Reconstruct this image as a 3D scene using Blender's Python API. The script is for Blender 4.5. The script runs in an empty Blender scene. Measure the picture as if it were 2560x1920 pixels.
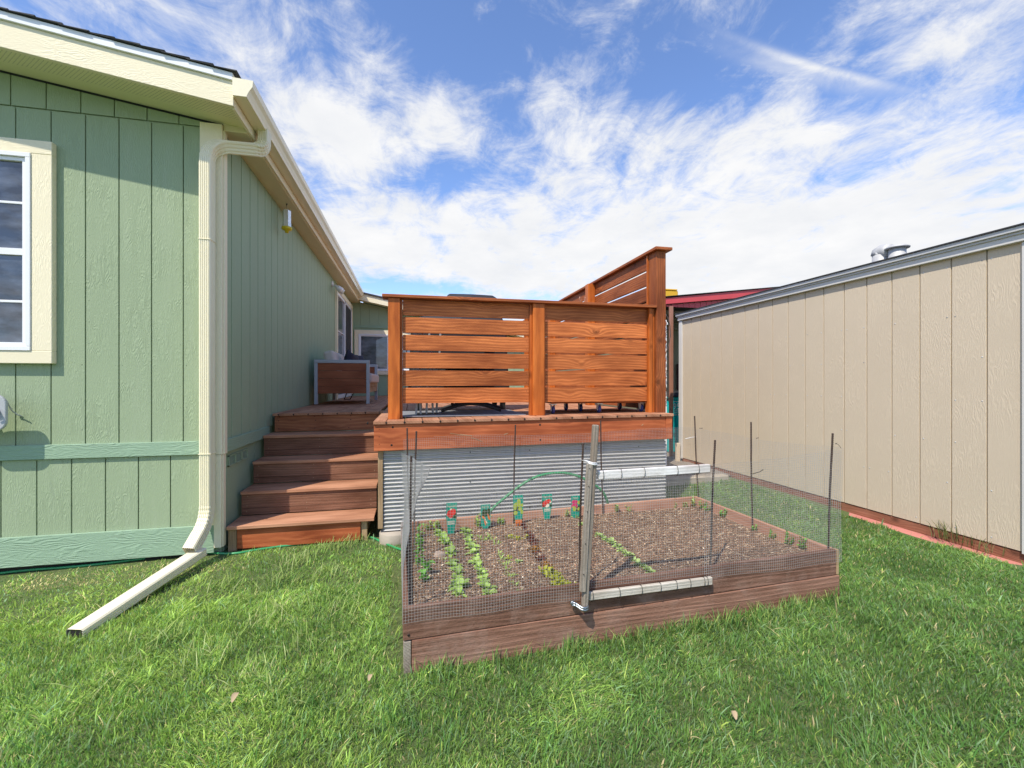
import bpy, math, random
import numpy as np
from mathutils import Vector, Matrix, noise
random.seed(7); np.random.seed(7)
R = math.radians
sc = bpy.context.scene
col = sc.collection

# ------------------------------------------------------------------ camera
F, HZ, CAMZ, YAW = 1120.0, 957.0, 1.225, R(12.63)
S_, C_ = math.sin(YAW), math.cos(YAW)
cam = bpy.data.cameras.new('camera'); camo = bpy.data.objects.new('camera', cam); col.objects.link(camo)
cam.sensor_width = 36; cam.lens = 36*F/2560; cam.clip_start = .02; cam.clip_end = 2000
cam.shift_y = (HZ-960)/2560
camo.location = (0, 0, CAMZ); camo.rotation_euler = (R(90), 0, -YAW)
sc.camera = camo
def ray(u, v):
    a = (u-1280)/F
    return (S_+C_*a, C_-S_*a, (HZ-v)/F)
def PY(u, v, y):      # point of the plane y = const seen at a measured position
    d = ray(u, v); t = y/d[1]; return Vector((d[0]*t, y, CAMZ+d[2]*t))
def PX(u, v, x):
    d = ray(u, v); t = x/d[0]; return Vector((x, d[1]*t, CAMZ+d[2]*t))
def PZ(u, v, z):
    d = ray(u, v); t = (z-CAMZ)/d[2]; return Vector((d[0]*t, d[1]*t, z))

# ------------------------------------------------------------------ mesh builder
class MB:
    def __init__(s): s.v=[]; s.f=[]; s.gc=[]; s.r=[]; s.mi=[]; s.sm=[]; s.m=0
    def add(s, vs, fs, gc=None, smooth=False, rnd=None):
        b=len(s.v); s.v += [tuple(p) for p in vs]
        o=(random.uniform(0,50),random.uniform(0,50),random.uniform(0,50))
        g = gc if gc is not None else vs
        s.gc += [(p[0]+o[0],p[1]+o[1],p[2]+o[2]) for p in g]
        r = random.random() if rnd is None else rnd
        s.r += [r]*len(vs)
        for f in fs:
            s.f.append(tuple(i+b for i in f)); s.mi.append(s.m); s.sm.append(smooth)
    def box(s, x0,x1,y0,y1,z0,z1, M=None, ax=None, rnd=None):
        if x0>x1:x0,x1=x1,x0
        if y0>y1:y0,y1=y1,y0
        if z0>z1:z0,z1=z1,z0
        vs=[(x,y,z) for x in (x0,x1) for y in (y0,y1) for z in (z0,z1)]
        d=[x1-x0,y1-y0,z1-z0]
        if ax is None: ax=d.index(max(d))
        oth=[i for i in range(3) if i!=ax]
        gc=[(p[ax],p[oth[0]],p[oth[1]]) for p in vs]
        if M is not None: vs=[tuple(M@Vector(p)) for p in vs]
        s.add(vs,[(0,1,3,2),(4,6,7,5),(0,4,5,1),(2,3,7,6),(0,2,6,4),(1,5,7,3)],gc,False,rnd)
    def beam(s, a, b, w, h, up=(0,0,1), rnd=None):
        a=Vector(a); b=Vector(b); d=(b-a); L=d.length; d.normalize()
        up=Vector(up); sd=d.cross(up)
        if sd.length<1e-4: sd=d.cross(Vector((0,1,0)))
        sd.normalize(); u2=sd.cross(d)
        M=Matrix((( d.x,sd.x,u2.x,a.x),(d.y,sd.y,u2.y,a.y),(d.z,sd.z,u2.z,a.z),(0,0,0,1)))
        s.box(0,L,-w/2,w/2,-h/2,h/2,M,0,rnd)
    def prism(s, poly, vec, smooth=False, capped=True):
        n=len(poly); vec=Vector(vec)
        vs=[Vector(p) for p in poly]+[Vector(p)+vec for p in poly]
        fs=[(i,(i+1)%n,(i+1)%n+n,i+n) for i in range(n)]
        if capped: fs += [tuple(range(n-1,-1,-1)), tuple(range(n,2*n))]
        d=[abs(c) for c in vec]; ax=d.index(max(d)); oth=[i for i in range(3) if i!=ax]
        s.add(vs,fs,[(p[ax],p[oth[0]],p[oth[1]]) for p in vs],smooth)
    def tube(s, pts, r, n=8, smooth=True, cap=True):
        pts=[Vector(p) for p in pts]; m=len(pts)
        rs=r if isinstance(r,(list,tuple)) else [r]*m
        vs=[];fs=[];gc=[]; nrm=None; L=0
        for i,p in enumerate(pts):
            t=(pts[min(i+1,m-1)]-pts[max(i-1,0)]).normalized()
            if nrm is None:
                nrm=t.orthogonal().normalized()
            else:
                nrm=(nrm-t*nrm.dot(t))
                if nrm.length<1e-5: nrm=t.orthogonal()
                nrm.normalize(); L+=(p-pts[i-1]).length
            bn=t.cross(nrm)
            for k in range(n):
                a=2*math.pi*k/n
                vs.append(p+(nrm*math.cos(a)+bn*math.sin(a))*rs[i]); gc.append((L,math.cos(a)*rs[i],math.sin(a)*rs[i]))
        for i in range(m-1):
            for k in range(n):
                fs.append((i*n+k,i*n+(k+1)%n,(i+1)*n+(k+1)%n,(i+1)*n+k))
        if cap: fs += [tuple(range(n-1,-1,-1)), tuple(range((m-1)*n,m*n))]
        s.add(vs,fs,gc,smooth)
    def lathe(s, prof, c, n=20, smooth=True, axis='z'):
        vs=[];fs=[]; m=len(prof); c=Vector(c)
        for (r,h) in prof:
            for k in range(n):
                a=2*math.pi*k/n; p=(r*math.cos(a),r*math.sin(a),h)
                if axis=='x': p=(p[2],p[0],p[1])
                if axis=='y': p=(p[0],p[2],p[1])
                vs.append(c+Vector(p))
        for i in range(m-1):
            for k in range(n):
                fs.append((i*n+k,i*n+(k+1)%n,(i+1)*n+(k+1)%n,(i+1)*n+k))
        fs += [tuple(range(n-1,-1,-1)), tuple(range((m-1)*n,m*n))]
        s.add(vs,fs,None,smooth)
    def build(s, name, mats, parent=None, bevel=0, label=None, kind=None, seg=1):
        me=bpy.data.meshes.new(name); me.from_pydata(s.v,[],s.f); 
        a=me.attributes.new('gc','FLOAT_VECTOR','POINT'); a.data.foreach_set('vector',np.array(s.gc,dtype=np.float32).ravel())
        a=me.attributes.new('rnd','FLOAT','POINT'); a.data.foreach_set('value',np.array(s.r,dtype=np.float32))
        me.polygons.foreach_set('material_index',s.mi); me.polygons.foreach_set('use_smooth',s.sm)
        if not isinstance(mats,(list,tuple)): mats=[mats]
        for m in mats: me.materials.append(m)
        me.update()
        o=bpy.data.objects.new(name,me); col.objects.link(o)
        if parent is not None:
            o.parent=parent
            o.matrix_parent_inverse=Matrix.Translation(-root_pos(parent))
        if bevel:
            b=o.modifiers.new('bevel','BEVEL'); b.width=bevel; b.segments=seg; b.limit_method='ANGLE'; b.angle_limit=R(40)
        if label: o['label']=label
        if kind: o['kind']=kind
        return o
def root_pos(o):
    return Vector(o.location) if o.parent is None else Vector((0,0,0))
def tag(o,label=None,cat=None,group=None,kind=None):
    if label:o['label']=label
    if cat:o['category']=cat
    if group:o['group']=group
    if kind:o['kind']=kind
    return o
def thing(name,label,cat,loc=(0,0,0),group=None):
    o=bpy.data.objects.new(name,None); o.empty_display_size=.1; o.location=loc; col.objects.link(o)
    return tag(o,label,cat,group)

def bxs(name,mat,parent,bev,*boxes,**kw):
    out=[]
    for b in boxes:
        m_=MB(); ax=b[6] if len(b)>6 else None; m_.box(*b[:6],ax=ax); out.append(m_.build(name,mat,parent,bev,**kw))
    return out
# ------------------------------------------------------------------ materials
class NT:
    def __init__(s,tree): s.t=tree; s.n=tree.nodes; s.l=tree.links
    def node(s,ty,**kw):
        n=s.n.new(ty)
        for k,v in kw.items():
            if k.startswith('i_'): s.put(n,k[2:].replace('_',' '),v)
            else: setattr(n,k,v)
        return n
    def put(s,n,k,v):
        inp=n.inputs[int(k)] if k.isdigit() else n.inputs[k]
        if isinstance(v,bpy.types.NodeSocket): s.l.new(v,inp)
        else: inp.default_value=v
    def math(s,op,a,b=0.,c=None,clamp=False):
        n=s.n.new('ShaderNodeMath'); n.operation=op; n.use_clamp=clamp
        s.put(n,'0',a); s.put(n,'1',b)
        if c is not None: s.put(n,'2',c)
        return n.outputs[0]
    def vmath(s,op,a,b=None,sc_=None):
        n=s.n.new('ShaderNodeVectorMath'); n.operation=op; s.put(n,'0',a)
        if b is not None: s.put(n,'1',b)
        if sc_ is not None: s.put(n,'Scale',sc_)
        return n.outputs['Value'] if op in('DOT_PRODUCT','LENGTH') else n.outputs[0]
    def mix(s,fac,a,b,mode='MIX'):
        n=s.n.new('ShaderNodeMix'); n.data_type='RGBA'; n.blend_type=mode; n.clamp_factor=True
        s.put(n,'0',fac); s.put(n,'6',a); s.put(n,'7',b); return n.outputs[2]
    def ramp(s,fac,stops,interp='LINEAR'):
        n=s.n.new('ShaderNodeValToRGB'); cr=n.color_ramp; cr.interpolation=interp
        while len(cr.elements)<len(stops): cr.elements.new(.5)
        for e,(p,c) in zip(cr.elements,stops):
            e.position=p; e.color=c if len(c)==4 else (*c,1)
        s.put(n,'0',fac); return n.outputs[0]
    def noise(s,vec,scale,detail=4,rough=.5,dist=0.):
        n=s.n.new('ShaderNodeTexNoise'); s.put(n,'Vector',vec); s.put(n,'Scale',scale); s.put(n,'Detail',detail); s.put(n,'Roughness',rough); s.put(n,'Distortion',dist)
        return n.outputs[0]
    def attr(s,name,out='Vector'):
        n=s.n.new('ShaderNodeAttribute'); n.attribute_name=name; return n.outputs[out]
def c4(c): return (c[0],c[1],c[2],1)
def new_mat(name):
    m=bpy.data.materials.new(name); m.use_nodes=True; t=NT(m.node_tree)
    b=t.n['Principled BSDF']; return m,t,b
def grey(v): return (v,v,v)
def plain(name,c,rough=.6,metal=0,var=.12,scale=8,bump=0,bscale=60,spec=.5,coat=0):
    m,t,b=new_mat(name); g=t.attr('gc')
    n=t.noise(g,scale,5,.6)
    colr=t.mix(n,c4([x*(1-var) for x in c]),c4([min(1,x*(1+var)) for x in c]))
    t.put(b,'Base Color',colr); t.put(b,'Roughness',rough); t.put(b,'Metallic',metal); t.put(b,'Specular IOR Level',spec)
    if coat: t.put(b,'Coat Weight',coat)
    if bump:
        bn=t.n.new('ShaderNodeBump'); t.put(bn,'Height',t.noise(g,bscale,4)); t.put(bn,'Strength',bump); t.put(bn,'Distance',.003)
        t.l.new(bn.outputs[0],b.inputs['Normal'])
    return m
def wood(name,c1,c2,rough=.55,bump=.35,grain=1.,knots=True,tint=.16,dirt=None,coat=0,rings=1.0):
    m,t,b=new_mat(name); g=t.attr('gc'); rnd=t.attr('rnd','Fac')
    sv=t.vmath('MULTIPLY',g,(1.5,11*grain,11*grain))
    warp=t.noise(sv,1.0,3,.55)
    sep=t.n.new('ShaderNodeSeparateXYZ'); t.l.new(g,sep.inputs[0])
    across=t.math('ADD',sep.outputs[1],sep.outputs[2])
    vo=t.n.new('ShaderNodeTexVoronoi'); t.put(vo,'Vector',t.vmath('MULTIPLY',g,(3.4,5.5,5.5))); t.put(vo,'Scale',1.0)
    kd=vo.outputs['Distance']; kflow=t.math('EXPONENT',t.math('MULTIPLY',kd,-6.0))
    phase=t.math('ADD',t.math('MULTIPLY',across,300*grain*rings),t.math('MULTIPLY',warp,15*rings))
    if knots: phase=t.math('ADD',phase,t.math('MULTIPLY',kflow,22*rings))
    band=t.math('MULTIPLY_ADD',t.math('SINE',phase),.5,.5)
    fine=t.noise(t.vmath('MULTIPLY',g,(6,260,260)),1,3,.6)
    amp=t.math('MULTIPLY_ADD',t.noise(t.vmath('MULTIPLY',g,(3,18,18)),1,3,.6),2.2,-.55,True)
    f=t.math('ADD',t.math('MULTIPLY',t.math('MULTIPLY',t.math('POWER',band,1.4),amp),.85),t.math('MULTIPLY_ADD',fine,1.5,-.35))
    colr=t.mix(f,c4(c1),c4(c2))
    big=t.noise(t.vmath('MULTIPLY',g,(2,6,6)),1.3,3)
    colr=t.mix(t.math('MULTIPLY',big,.5),colr,c4([x*.72 for x in c2]),'MULTIPLY') if False else t.mix(t.math('MULTIPLY_ADD',big,2.6,-.95,True),colr,t.mix(1.,colr,(.55,.47,.42,1),'MULTIPLY'))
    k=t.math('MULTIPLY_ADD',rnd,2*tint,1-tint)
    colr=t.vmath('SCALE',colr,None,k)
    if knots:
        kk=t.math('SUBTRACT',1,t.math('MULTIPLY',kd,6.5),clamp=True)
        colr=t.mix(t.math('MULTIPLY',kk,.8),colr,c4([x*.22 for x in c1]))
    if dirt:
        dn=t.noise(g,5,6,.7); colr=t.mix(t.math('MULTIPLY_ADD',dn,3.2,-1.55,True),colr,c4(dirt))
    t.put(b,'Base Color',colr); t.put(b,'Roughness',rough); t.put(b,'Specular IOR Level',.22)
    if coat: t.put(b,'Coat Weight',coat); t.put(b,'Coat Roughness',.35)
    bn=t.n.new('ShaderNodeBump'); t.put(bn,'Height',t.math('ADD',t.math('MULTIPLY',f,.8),t.noise(g,90,3))); t.put(bn,'Strength',bump); t.put(bn,'Distance',.002)
    t.l.new(bn.outputs[0],b.inputs['Normal'])
    return m
def emboss(name,c,depth=.5,horiz=False,scale=1.0,rough=.6,stain=None,var=.06):
    # painted hardboard siding with a pressed cedar grain
    m,t,b=new_mat(name); g=t.attr('gc')
    sv=t.vmath('MULTIPLY',g,(3.2*scale,12*scale,12*scale) if not horiz else (14*scale,5*scale,5*scale))
    w=t.noise(sv,1.0,2,.5)
    sep=t.n.new('ShaderNodeSeparateXYZ'); t.l.new(g,sep.inputs[0])
    ac=t.math('ADD',sep.outputs[1],sep.outputs[2]) if not horiz else sep.outputs[0]
    ph=t.math('ADD',t.math('MULTIPLY',ac,260*scale),t.math('MULTIPLY',w,62))
    h=t.math('MULTIPLY_ADD',t.math('SINE',ph),.5,.5)
    msk=t.math('MULTIPLY_ADD',t.noise(t.vmath('MULTIPLY',g,(5,5,5)),1,3),3,-1.0,True)
    h=t.math('MULTIPLY',t.math('POWER',h,1.5),msk)
    h=t.math('ADD',h,t.math('MULTIPLY',t.noise(t.vmath('MULTIPLY',g,(60,220,220)),1,3),.7))
    big=t.noise(g,1.7,5,.6)
    colr=t.mix(big,c4([x*(1-var) for x in c]),c4([x*(1+var) for x in c]))
    colr=t.mix(t.math('MULTIPLY',t.math('SUBTRACT',1,h,clamp=True),.16),colr,c4([x*.5 for x in c]))
    if stain:
        sn=t.noise(t.vmath('MULTIPLY',g,(1.2,9,9)),1,5,.7)
        colr=t.mix(t.math('MULTIPLY_ADD',sn,2.4,-1.25,True),colr,c4(stain))
    t.put(b,'Base Color',colr); t.put(b,'Roughness',rough); t.put(b,'Specular IOR Level',.22)
    bn=t.n.new('ShaderNodeBump'); t.put(bn,'Height',h); t.put(bn,'Strength',depth); t.put(bn,'Distance',.003)
    t.l.new(bn.outputs[0],b.inputs['Normal'])
    return m

M={}
GREEN=(.325,.405,.255)
M['siding']=emboss('green_siding',GREEN,.5,scale=1.8,stain=(.35,.42,.29))
M['siding_side']=emboss('green_siding_smooth',(.33,.435,.285),.35,scale=1.4)
M['green_trim']=emboss('green_trim',(.30,.43,.30),.8)
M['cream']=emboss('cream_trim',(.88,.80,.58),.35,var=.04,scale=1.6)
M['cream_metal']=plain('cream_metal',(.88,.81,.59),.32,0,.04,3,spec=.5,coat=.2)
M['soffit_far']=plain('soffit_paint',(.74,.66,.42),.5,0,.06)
M['shed']=emboss('tan_siding',(.64,.54,.405),.26,stain=None,var=.05,scale=1.4)
M['shed_trim']=plain('shed_trim',(.66,.64,.60),.5,0,.08,4,bump=.2)
M['drip']=plain('grey_drip_metal',(.55,.55,.54),.5,.1,.08)
M['shingle']=plain('shingles',(.05,.05,.055),.95,0,.5,60,bump=1,bscale=300)
M['white']=plain('white_vinyl',(.82,.83,.84),.35,0,.03)
M['fence']=wood('cedar_stain',(.30,.075,.02),(.64,.205,.06),.5,.6,.8,True,.27,coat=.04)
M['fence_post']=wood('cedar_post',(.40,.095,.016),(.64,.18,.034),.42,.3,.7,True,.08,coat=.05,rings=.5)
M['fence_dark']=wood('cedar_weathered_shaded',(.20,.06,.022),(.46,.14,.045),.55,.5,1,True,.15)
M['rim']=wood('redwood_rim',(.34,.08,.03),(.56,.165,.062),.5,.35,.8,True,.1,rings=.6,coat=.02)
M['riser_red']=wood('redwood_riser',(.26,.09,.04),(.46,.19,.085),.6,.4,.9,True,.12,rings=.7)
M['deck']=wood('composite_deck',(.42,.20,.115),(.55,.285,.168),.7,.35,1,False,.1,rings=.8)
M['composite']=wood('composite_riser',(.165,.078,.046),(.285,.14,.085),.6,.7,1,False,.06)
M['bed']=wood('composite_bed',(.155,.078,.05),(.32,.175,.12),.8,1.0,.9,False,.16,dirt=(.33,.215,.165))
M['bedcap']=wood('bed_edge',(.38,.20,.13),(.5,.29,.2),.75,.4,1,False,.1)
M['raw']=wood('raw_wood',(.33,.22,.12),(.50,.36,.21),.8,.6,1,True,.12)
M['grey_wood']=wood('weathered_wood',(.24,.205,.16),(.48,.43,.36),.85,.9,1.4,True,.15,dirt=(.20,.165,.13))
M['whitewood']=wood('white_painted_wood',(.74,.73,.70),(.85,.84,.81),.7,.5,1.2,False,.04,dirt=(.5,.46,.4))
M['palewood']=wood('old_white_batten',(.42,.38,.31),(.62,.58,.50),.8,.7,1.3,False,.1,dirt=(.38,.33,.26))
M['rebar']=plain('rusty_rebar',(.075,.05,.04),.75,.4,.5,80,bump=.5)
M['wire']=plain('galvanised_wire',(.42,.415,.40),.5,.2,.15,40)
M['tie']=plain('black_tie',(.03,.025,.02),.5)
M['galv']=plain('galvanised_sheet',(.50,.49,.46),.45,.25,.18,14,bump=.15,bscale=25)
M['vent']=plain('dull_vent_metal',(.48,.48,.47),.6,.15,.2,25)
M['galv_bright']=plain('galvanised_fitting',(.30,.33,.35),.3,.8,.2,20)
M['concrete']=plain('concrete',(.40,.35,.28),.9,0,.2,12,bump=.6)
M['red_paving']=plain('red_concrete',(.52,.20,.16),.85,0,.22,7,bump=.5)
M['beam']=wood('skid_beam',(.24,.10,.06),(.40,.18,.11),.8,.5,1,True,.1)
M['black']=plain('black_cover',(.018,.018,.02),.6,0,.3,12,bump=.3,bscale=20)
M['rubber']=plain('black_rubber',(.02,.02,.02),.5)
M['dark']=plain('dark_void',(.015,.014,.013),.9)
M['steel']=plain('grey_frame',(.40,.43,.46),.45,.1,.05)
M['sofawood']=wood('sofa_slats',(.28,.085,.035),(.38,.13,.06),.5,.2,1,False,.05)
M['cushion']=plain('beige_fabric',(.56,.51,.44),.9,0,.08,30,bump=.4,bscale=300)
M['navy']=plain('navy_fabric',(.012,.016,.035),.8,0,.3,10)
M['red_roof']=plain('red_metal',(.60,.07,.08),.4,.0,.12,5)
M['yellow']=plain('yellow_paint',(.72,.40,.02),.5,0,.12,3)
M['postbrown']=plain('brown_metal',(.36,.17,.11),.5,0,.1)
M['olive']=emboss('olive_siding',(.26,.24,.16),.3)
M['teal']=plain('teal_plastic',(.0,.50,.52),.4,0,.08)
M['letter']=plain('white_letter',(.75,.8,.8),.6)
M['yellow_pl']=plain('yellow_plastic',(.72,.55,.02),.4)
M['iron']=plain('bronze_iron',(.10,.08,.07),.5,.5,.3)
M['rust_leaf']=plain('copper_leaf',(.22,.07,.04),.5,.4,.3)
M['hose']=plain('green_hose',(.04,.30,.11),.35,0,.12,20,coat=.2)
M['tag_teal']=plain('tag_teal',(.0,.27,.18),.5)
M['tag_orange']=plain('tag_orange',(.65,.17,.03),.5)
M['tag_red']=plain('tag_red',(.65,.03,.02),.5,0,.3,90)
M['tag_pink']=plain('tag_pink',(.55,.03,.12),.5,0,.3,90)
M['tag_lime']=plain('tag_lime',(.34,.42,.05),.5,0,.5,120)
M['tag_dark']=plain('tag_dark',(.03,.06,.02),.5)
M['tag_cream']=plain('tag_cream',(.75,.68,.5),.5)
M['utility']=plain('utility_grey',(.42,.44,.45),.45,0,.05)
M['zinc']=plain('zinc_fork',(.70,.70,.66),.4,.2); M['blue']=plain('blue_caster',(.03,.045,.18),.35)
M['mat']=plain('outdoor_mat',(.22,.23,.25),.9,0,.4,60)
M['stone']=plain('stone',(.42,.32,.24),.9,0,.25,20,bump=.6)
M['drywood']=plain('dry_leaf',(.40,.30,.18),.8,0,.25,30)
M['gravel']=plain('gravel',(.22,.19,.16),.95,0,.6,30,bump=1,bscale=60)
# glass
def glass(name,c=(.03,.035,.045),rough=.03,painted_reflection=True):
    m,t,b=new_mat(name); tc=t.n.new('ShaderNodeTexCoord').outputs['Object']
    n=t.noise(t.vmath('MULTIPLY',tc,(2,2,5)),1.3,5,.6)
    t.put(b,'Base Color',t.mix(t.math('MULTIPLY_ADD',n,3.2,-1.2,True),c4(c),c4([x*5 for x in c])) if painted_reflection else c4(c)); t.put(b,'Roughness',rough); t.put(b,'Specular IOR Level',.9)  # pale streaks in the base colour imitate reflections
    return m
M['glass']=glass('window_glass'); M['screen']=plain('door_screen',(.035,.033,.037),.7)
M['curtain']=plain('pale_blind',(.45,.47,.42),.8)
# translucent white plastic for the trap
m,t,b=new_mat('trap_plastic'); t.put(b,'Base Color',(.8,.8,.76,1)); t.put(b,'Roughness',.25); t.put(b,'Transmission Weight',.45); M['trap']=m
# perforated soffit: small vent holes are part of the sheet
def soffit_mat():
    m,t,b=new_mat('perforated_soffit'); g=t.n.new('ShaderNodeTexCoord').outputs['Object']
    sep=t.n.new('ShaderNodeSeparateXYZ'); t.l.new(g,sep.inputs[0])
    sx=t.math('DIVIDE',sep.outputs[0],.024); sy=t.math('DIVIDE',sep.outputs[1],.012)
    row=t.math('FLOOR',sy); off=t.math('MULTIPLY',t.math('MODULO',row,2.0),.5)
    fx=t.math('SUBTRACT',t.math('FRACT',t.math('ADD',t.math('ADD',sx,off),100.)),.5)
    fy=t.math('SUBTRACT',t.math('FRACT',t.math('ADD',sy,100.)),.5)
    d=t.math('ADD',t.math('POWER',t.math('MULTIPLY',fx,.024),2.),t.math('POWER',t.math('MULTIPLY',fy,.012),2.))
    hole=t.math('LESS_THAN',d,.0026**2)
    inb=t.math('MULTIPLY',t.math('GREATER_THAN',sep.outputs[1],3.40),t.math('LESS_THAN',sep.outputs[1],3.57))
    hole=t.math('MULTIPLY',hole,inb)
    t.put(b,'Base Color',t.mix(hole,(.80,.76,.46,1),(.09,.08,.03,1))); t.put(b,'Roughness',.5)
    return m
M['soffit']=soffit_mat()
# soil
def soil_mat():
    m,t,b=new_mat('garden_soil'); g=t.n.new('ShaderNodeTexCoord').outputs['Object']
    a=t.noise(g,90,6,.7); c=t.noise(g,12,4,.6)
    colr=t.ramp(a,[(.32,(.05,.028,.017)),(.5,(.19,.115,.07)),(.7,(.44,.30,.19))])
    colr=t.mix(t.math('MULTIPLY_ADD',c,2.2,-.8,True),colr,t.mix(1.,colr,(.62,.55,.5,1),'MULTIPLY'))
    t.put(b,'Base Color',colr); t.put(b,'Roughness',.95)
    bn=t.n.new('ShaderNodeBump'); t.put(bn,'Height',a); t.put(bn,'Strength',1.); t.put(bn,'Distance',.008); t.l.new(bn.outputs[0],b.inputs['Normal'])
    return m
M['soil']=soil_mat()
def ground_mat():
    m,t,b=new_mat('lawn_thatch'); g=t.n.new('ShaderNodeTexCoord').outputs['Object']
    a=t.noise(g,70,6,.7); c=t.noise(g,1.6,4,.6)
    colr=t.ramp(a,[(.3,(.045,.075,.02)),(.55,(.11,.15,.045)),(.75,(.22,.22,.09))])
    t.put(b,'Base Color',colr); t.put(b,'Roughness',.95)
    bn=t.n.new('ShaderNodeBump'); t.put(bn,'Height',a); t.put(bn,'Strength',1.); t.put(bn,'Distance',.01); t.l.new(bn.outputs[0],b.inputs['Normal'])
    return m
M['ground']=ground_mat()
def leaf_mat(name,colattr=True,c=(.1,.25,.05),trans=.35,rough=.5):
    m,t,b=new_mat(name); n=t.n
    if colattr: cc=t.attr('col','Color')
    else:
        r=t.attr('rnd','Fac'); cc=t.mix(r,c4([x*.65 for x in c]),c4([min(1,x*1.35) for x in c]))
    t.put(b,'Base Color',cc); t.put(b,'Roughness',rough); t.put(b,'Specular IOR Level',.4)
    tr=n.new('ShaderNodeBsdfTranslucent'); t.put(tr,'Color',cc)
    mx=n.new('ShaderNodeMixShader'); t.put(mx,'0',trans); t.l.new(b.outputs[0],mx.inputs[1]); t.l.new(tr.outputs[0],mx.inputs[2])
    t.l.new(mx.outputs[0],n['Material Output'].inputs['Surface']); return m
M['grass']=leaf_mat('grass_blades',trans=.42,rough=.6)
M['leaf']=leaf_mat('seedling_leaf',False,(.36,.52,.12))
M['leaf_pale']=leaf_mat('pale_leaf',False,(.42,.56,.18))
M['leaf_bright']=leaf_mat('bright_leaf',False,(.17,.42,.06))
M['leaf_yellow']=leaf_mat('yellow_leaf',False,(.42,.44,.04))
M['leaf_red']=leaf_mat('red_leaf',False,(.16,.045,.025))
M['leaf_orange']=leaf_mat('orange_leaf',False,(.33,.16,.03))
M['chips']=leaf_mat('mulch_chips',True,trans=.05,rough=.85)

# ------------------------------------------------------------------ ground
def G(x,y): 
    xx=max(-4,min(4.2,x)); return .022*xx-.012+.006*math.sin(x*2.1+y*1.3)+.005*math.sin(y*3.1-x)
xs=sorted(set([-400,-150,-60,-25,-12]+[round(-8+i*.25,3) for i in range(65)]+[12,25,60,150,400]))
ys=sorted(set([-400,-150,-60,-25,-10]+[round(-4+i*.25,3) for i in range(73)]+[20,30,60,150,400]))
mb=MB(); vs=[(x,y,G(x,y)) for y in ys for x in xs]; nx=len(xs)
mb.add(vs,[(j*nx+i,j*nx+i+1,(j+1)*nx+i+1,(j+1)*nx+i) for j in range(len(ys)-1) for i in range(nx-1)],None,True)
g=mb.build('ground',M['ground'],kind='structure')

# ------------------------------------------------------------------ house
WY, WX = 3.68, -1.36            # gable wall plane, side wall plane
house=thing('house','green single storey house with cream trim, gutter and downspout','house',(-1.36,3.68,0))
SL=.148; YF=3.365; XF=-1.175
def ztop(x): return 3.05+SL*(-x+WX) if x<WX else 3.05
def strips_x(mb,x0,x1,y,z0,zt,offs,th=.016,pitch=.1990,gap=.007):
    # vertical grooved siding on a wall facing -y
    k0=math.floor((x0-offs)/pitch)-1
    x=offs+k0*pitch
    while x<x1:
        a=max(x+gap/2,x0); b=min(x+pitch-gap/2,x1)
        if b-a>.01:
            za=zt(a) if callable(zt) else zt; zb=zt(b) if callable(zt) else zt
            vs=[(a,y,z0),(b,y,z0),(b,y,zb),(a,y,za),(a,y+th,z0),(b,y+th,z0),(b,y+th,zb),(a,y+th,za)]
            mb.add(vs,[(0,1,2,3),(5,4,7,6),(4,0,3,7),(1,5,6,2),(3,2,6,7),(4,5,1,0)],[(p[2],p[0],p[1]) for p in vs])
        x+=pitch
mb=MB()
XL=-5.2; XC=-1.40
strips_x(mb,XL,XC,WY,.70,3.085,-1.611)
strips_x(mb,XL,XC,WY,3.095,lambda x:ztop(x)+.06,-1.639)
strips_x(mb,XL,XC,WY,.18,.72,-1.493)
mb.box(XL,XC,WY+.0165,WY+.10,.0,3.05,ax=2)
mb.add([(XL,WY+.012,3.05),(WX,WY+.012,3.05),(WX,WY+.012,3.09),(XL,WY+.012,ztop(XL)+.05)],[(0,1,2,3)])
# nails along the grooves
for i in range(90):
    x=-1.611-.199*random.choice([0,1,2,3,4,5,6])+random.choice([-.02,.02]); z=.75+.15*random.randint(0,15)
    mb.lathe([(.0,-.001),(.004,0),(.003,.0015)],(x,WY-.0005,z),6,axis='y')
wall=mb.build('wall',M['siding'],house,.0018,'grooved light green gable wall')
# side wall, facing +x, runs back along y
def strips_y(mb,y0,y1,x,z0,z1,offs,th=.016,pitch=.2032,gap=.006,face=1,zt=None):
    y=offs
    while y>y0: y-=pitch
    while y<y1:
        a=max(y+gap/2,y0); b=min(y+pitch-gap/2,y1)
        if b-a>.01:
            X0,X1=(x-th,x) if face>0 else (x,x+th)
            mb.box(X0,X1,a,b,z0,z1,ax=2)
        y+=pitch
mb=MB()
strips_y(mb,WY+.06,11.0,WX,.80,3.08,3.86,gap=.011)
mb.box(WX-.10,WX-.0165,WY+.03,11.0,-.1,3.08,ax=2)
strips_y(mb,WY+.06,11.0,WX-.012,-.1,.72,3.80,pitch=.61)
mb.build('wall',M['siding_side'],house,.0015,'shaded green side wall facing the deck')
# horizontal bands and bottom board
bxs('band_board',M['green_trim'],house,.002,(XL,-1.40,WY-.020,WY-.001,.705,.803),(WX+.001,WX+.018,WY+.052,4.75,.705,.803))
mb=MB(); mb.box(XL,-1.405,WY-.022,WY-.002,-.012,.188); mb.build('skirt_board',M['green_trim'],house,.002)
# corner boards
bxs('corner_board',M['cream'],house,.002,(-1.497,-1.352,WY-.022,WY-.001,.70,3.115),(-1.490,-1.358,WY-.021,WY-.001,.02,.698),(WX+.001,WX+.018,WY-.001,WY+.05,.70,3.079),(WX-.004,WX+.010,WY-.001,WY+.045,.02,.698))
bxs('frieze',M['soffit_far'],house,.001,(-1.351,XF-.02,WY-.0,WY+.019,3.079,3.135))
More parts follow.
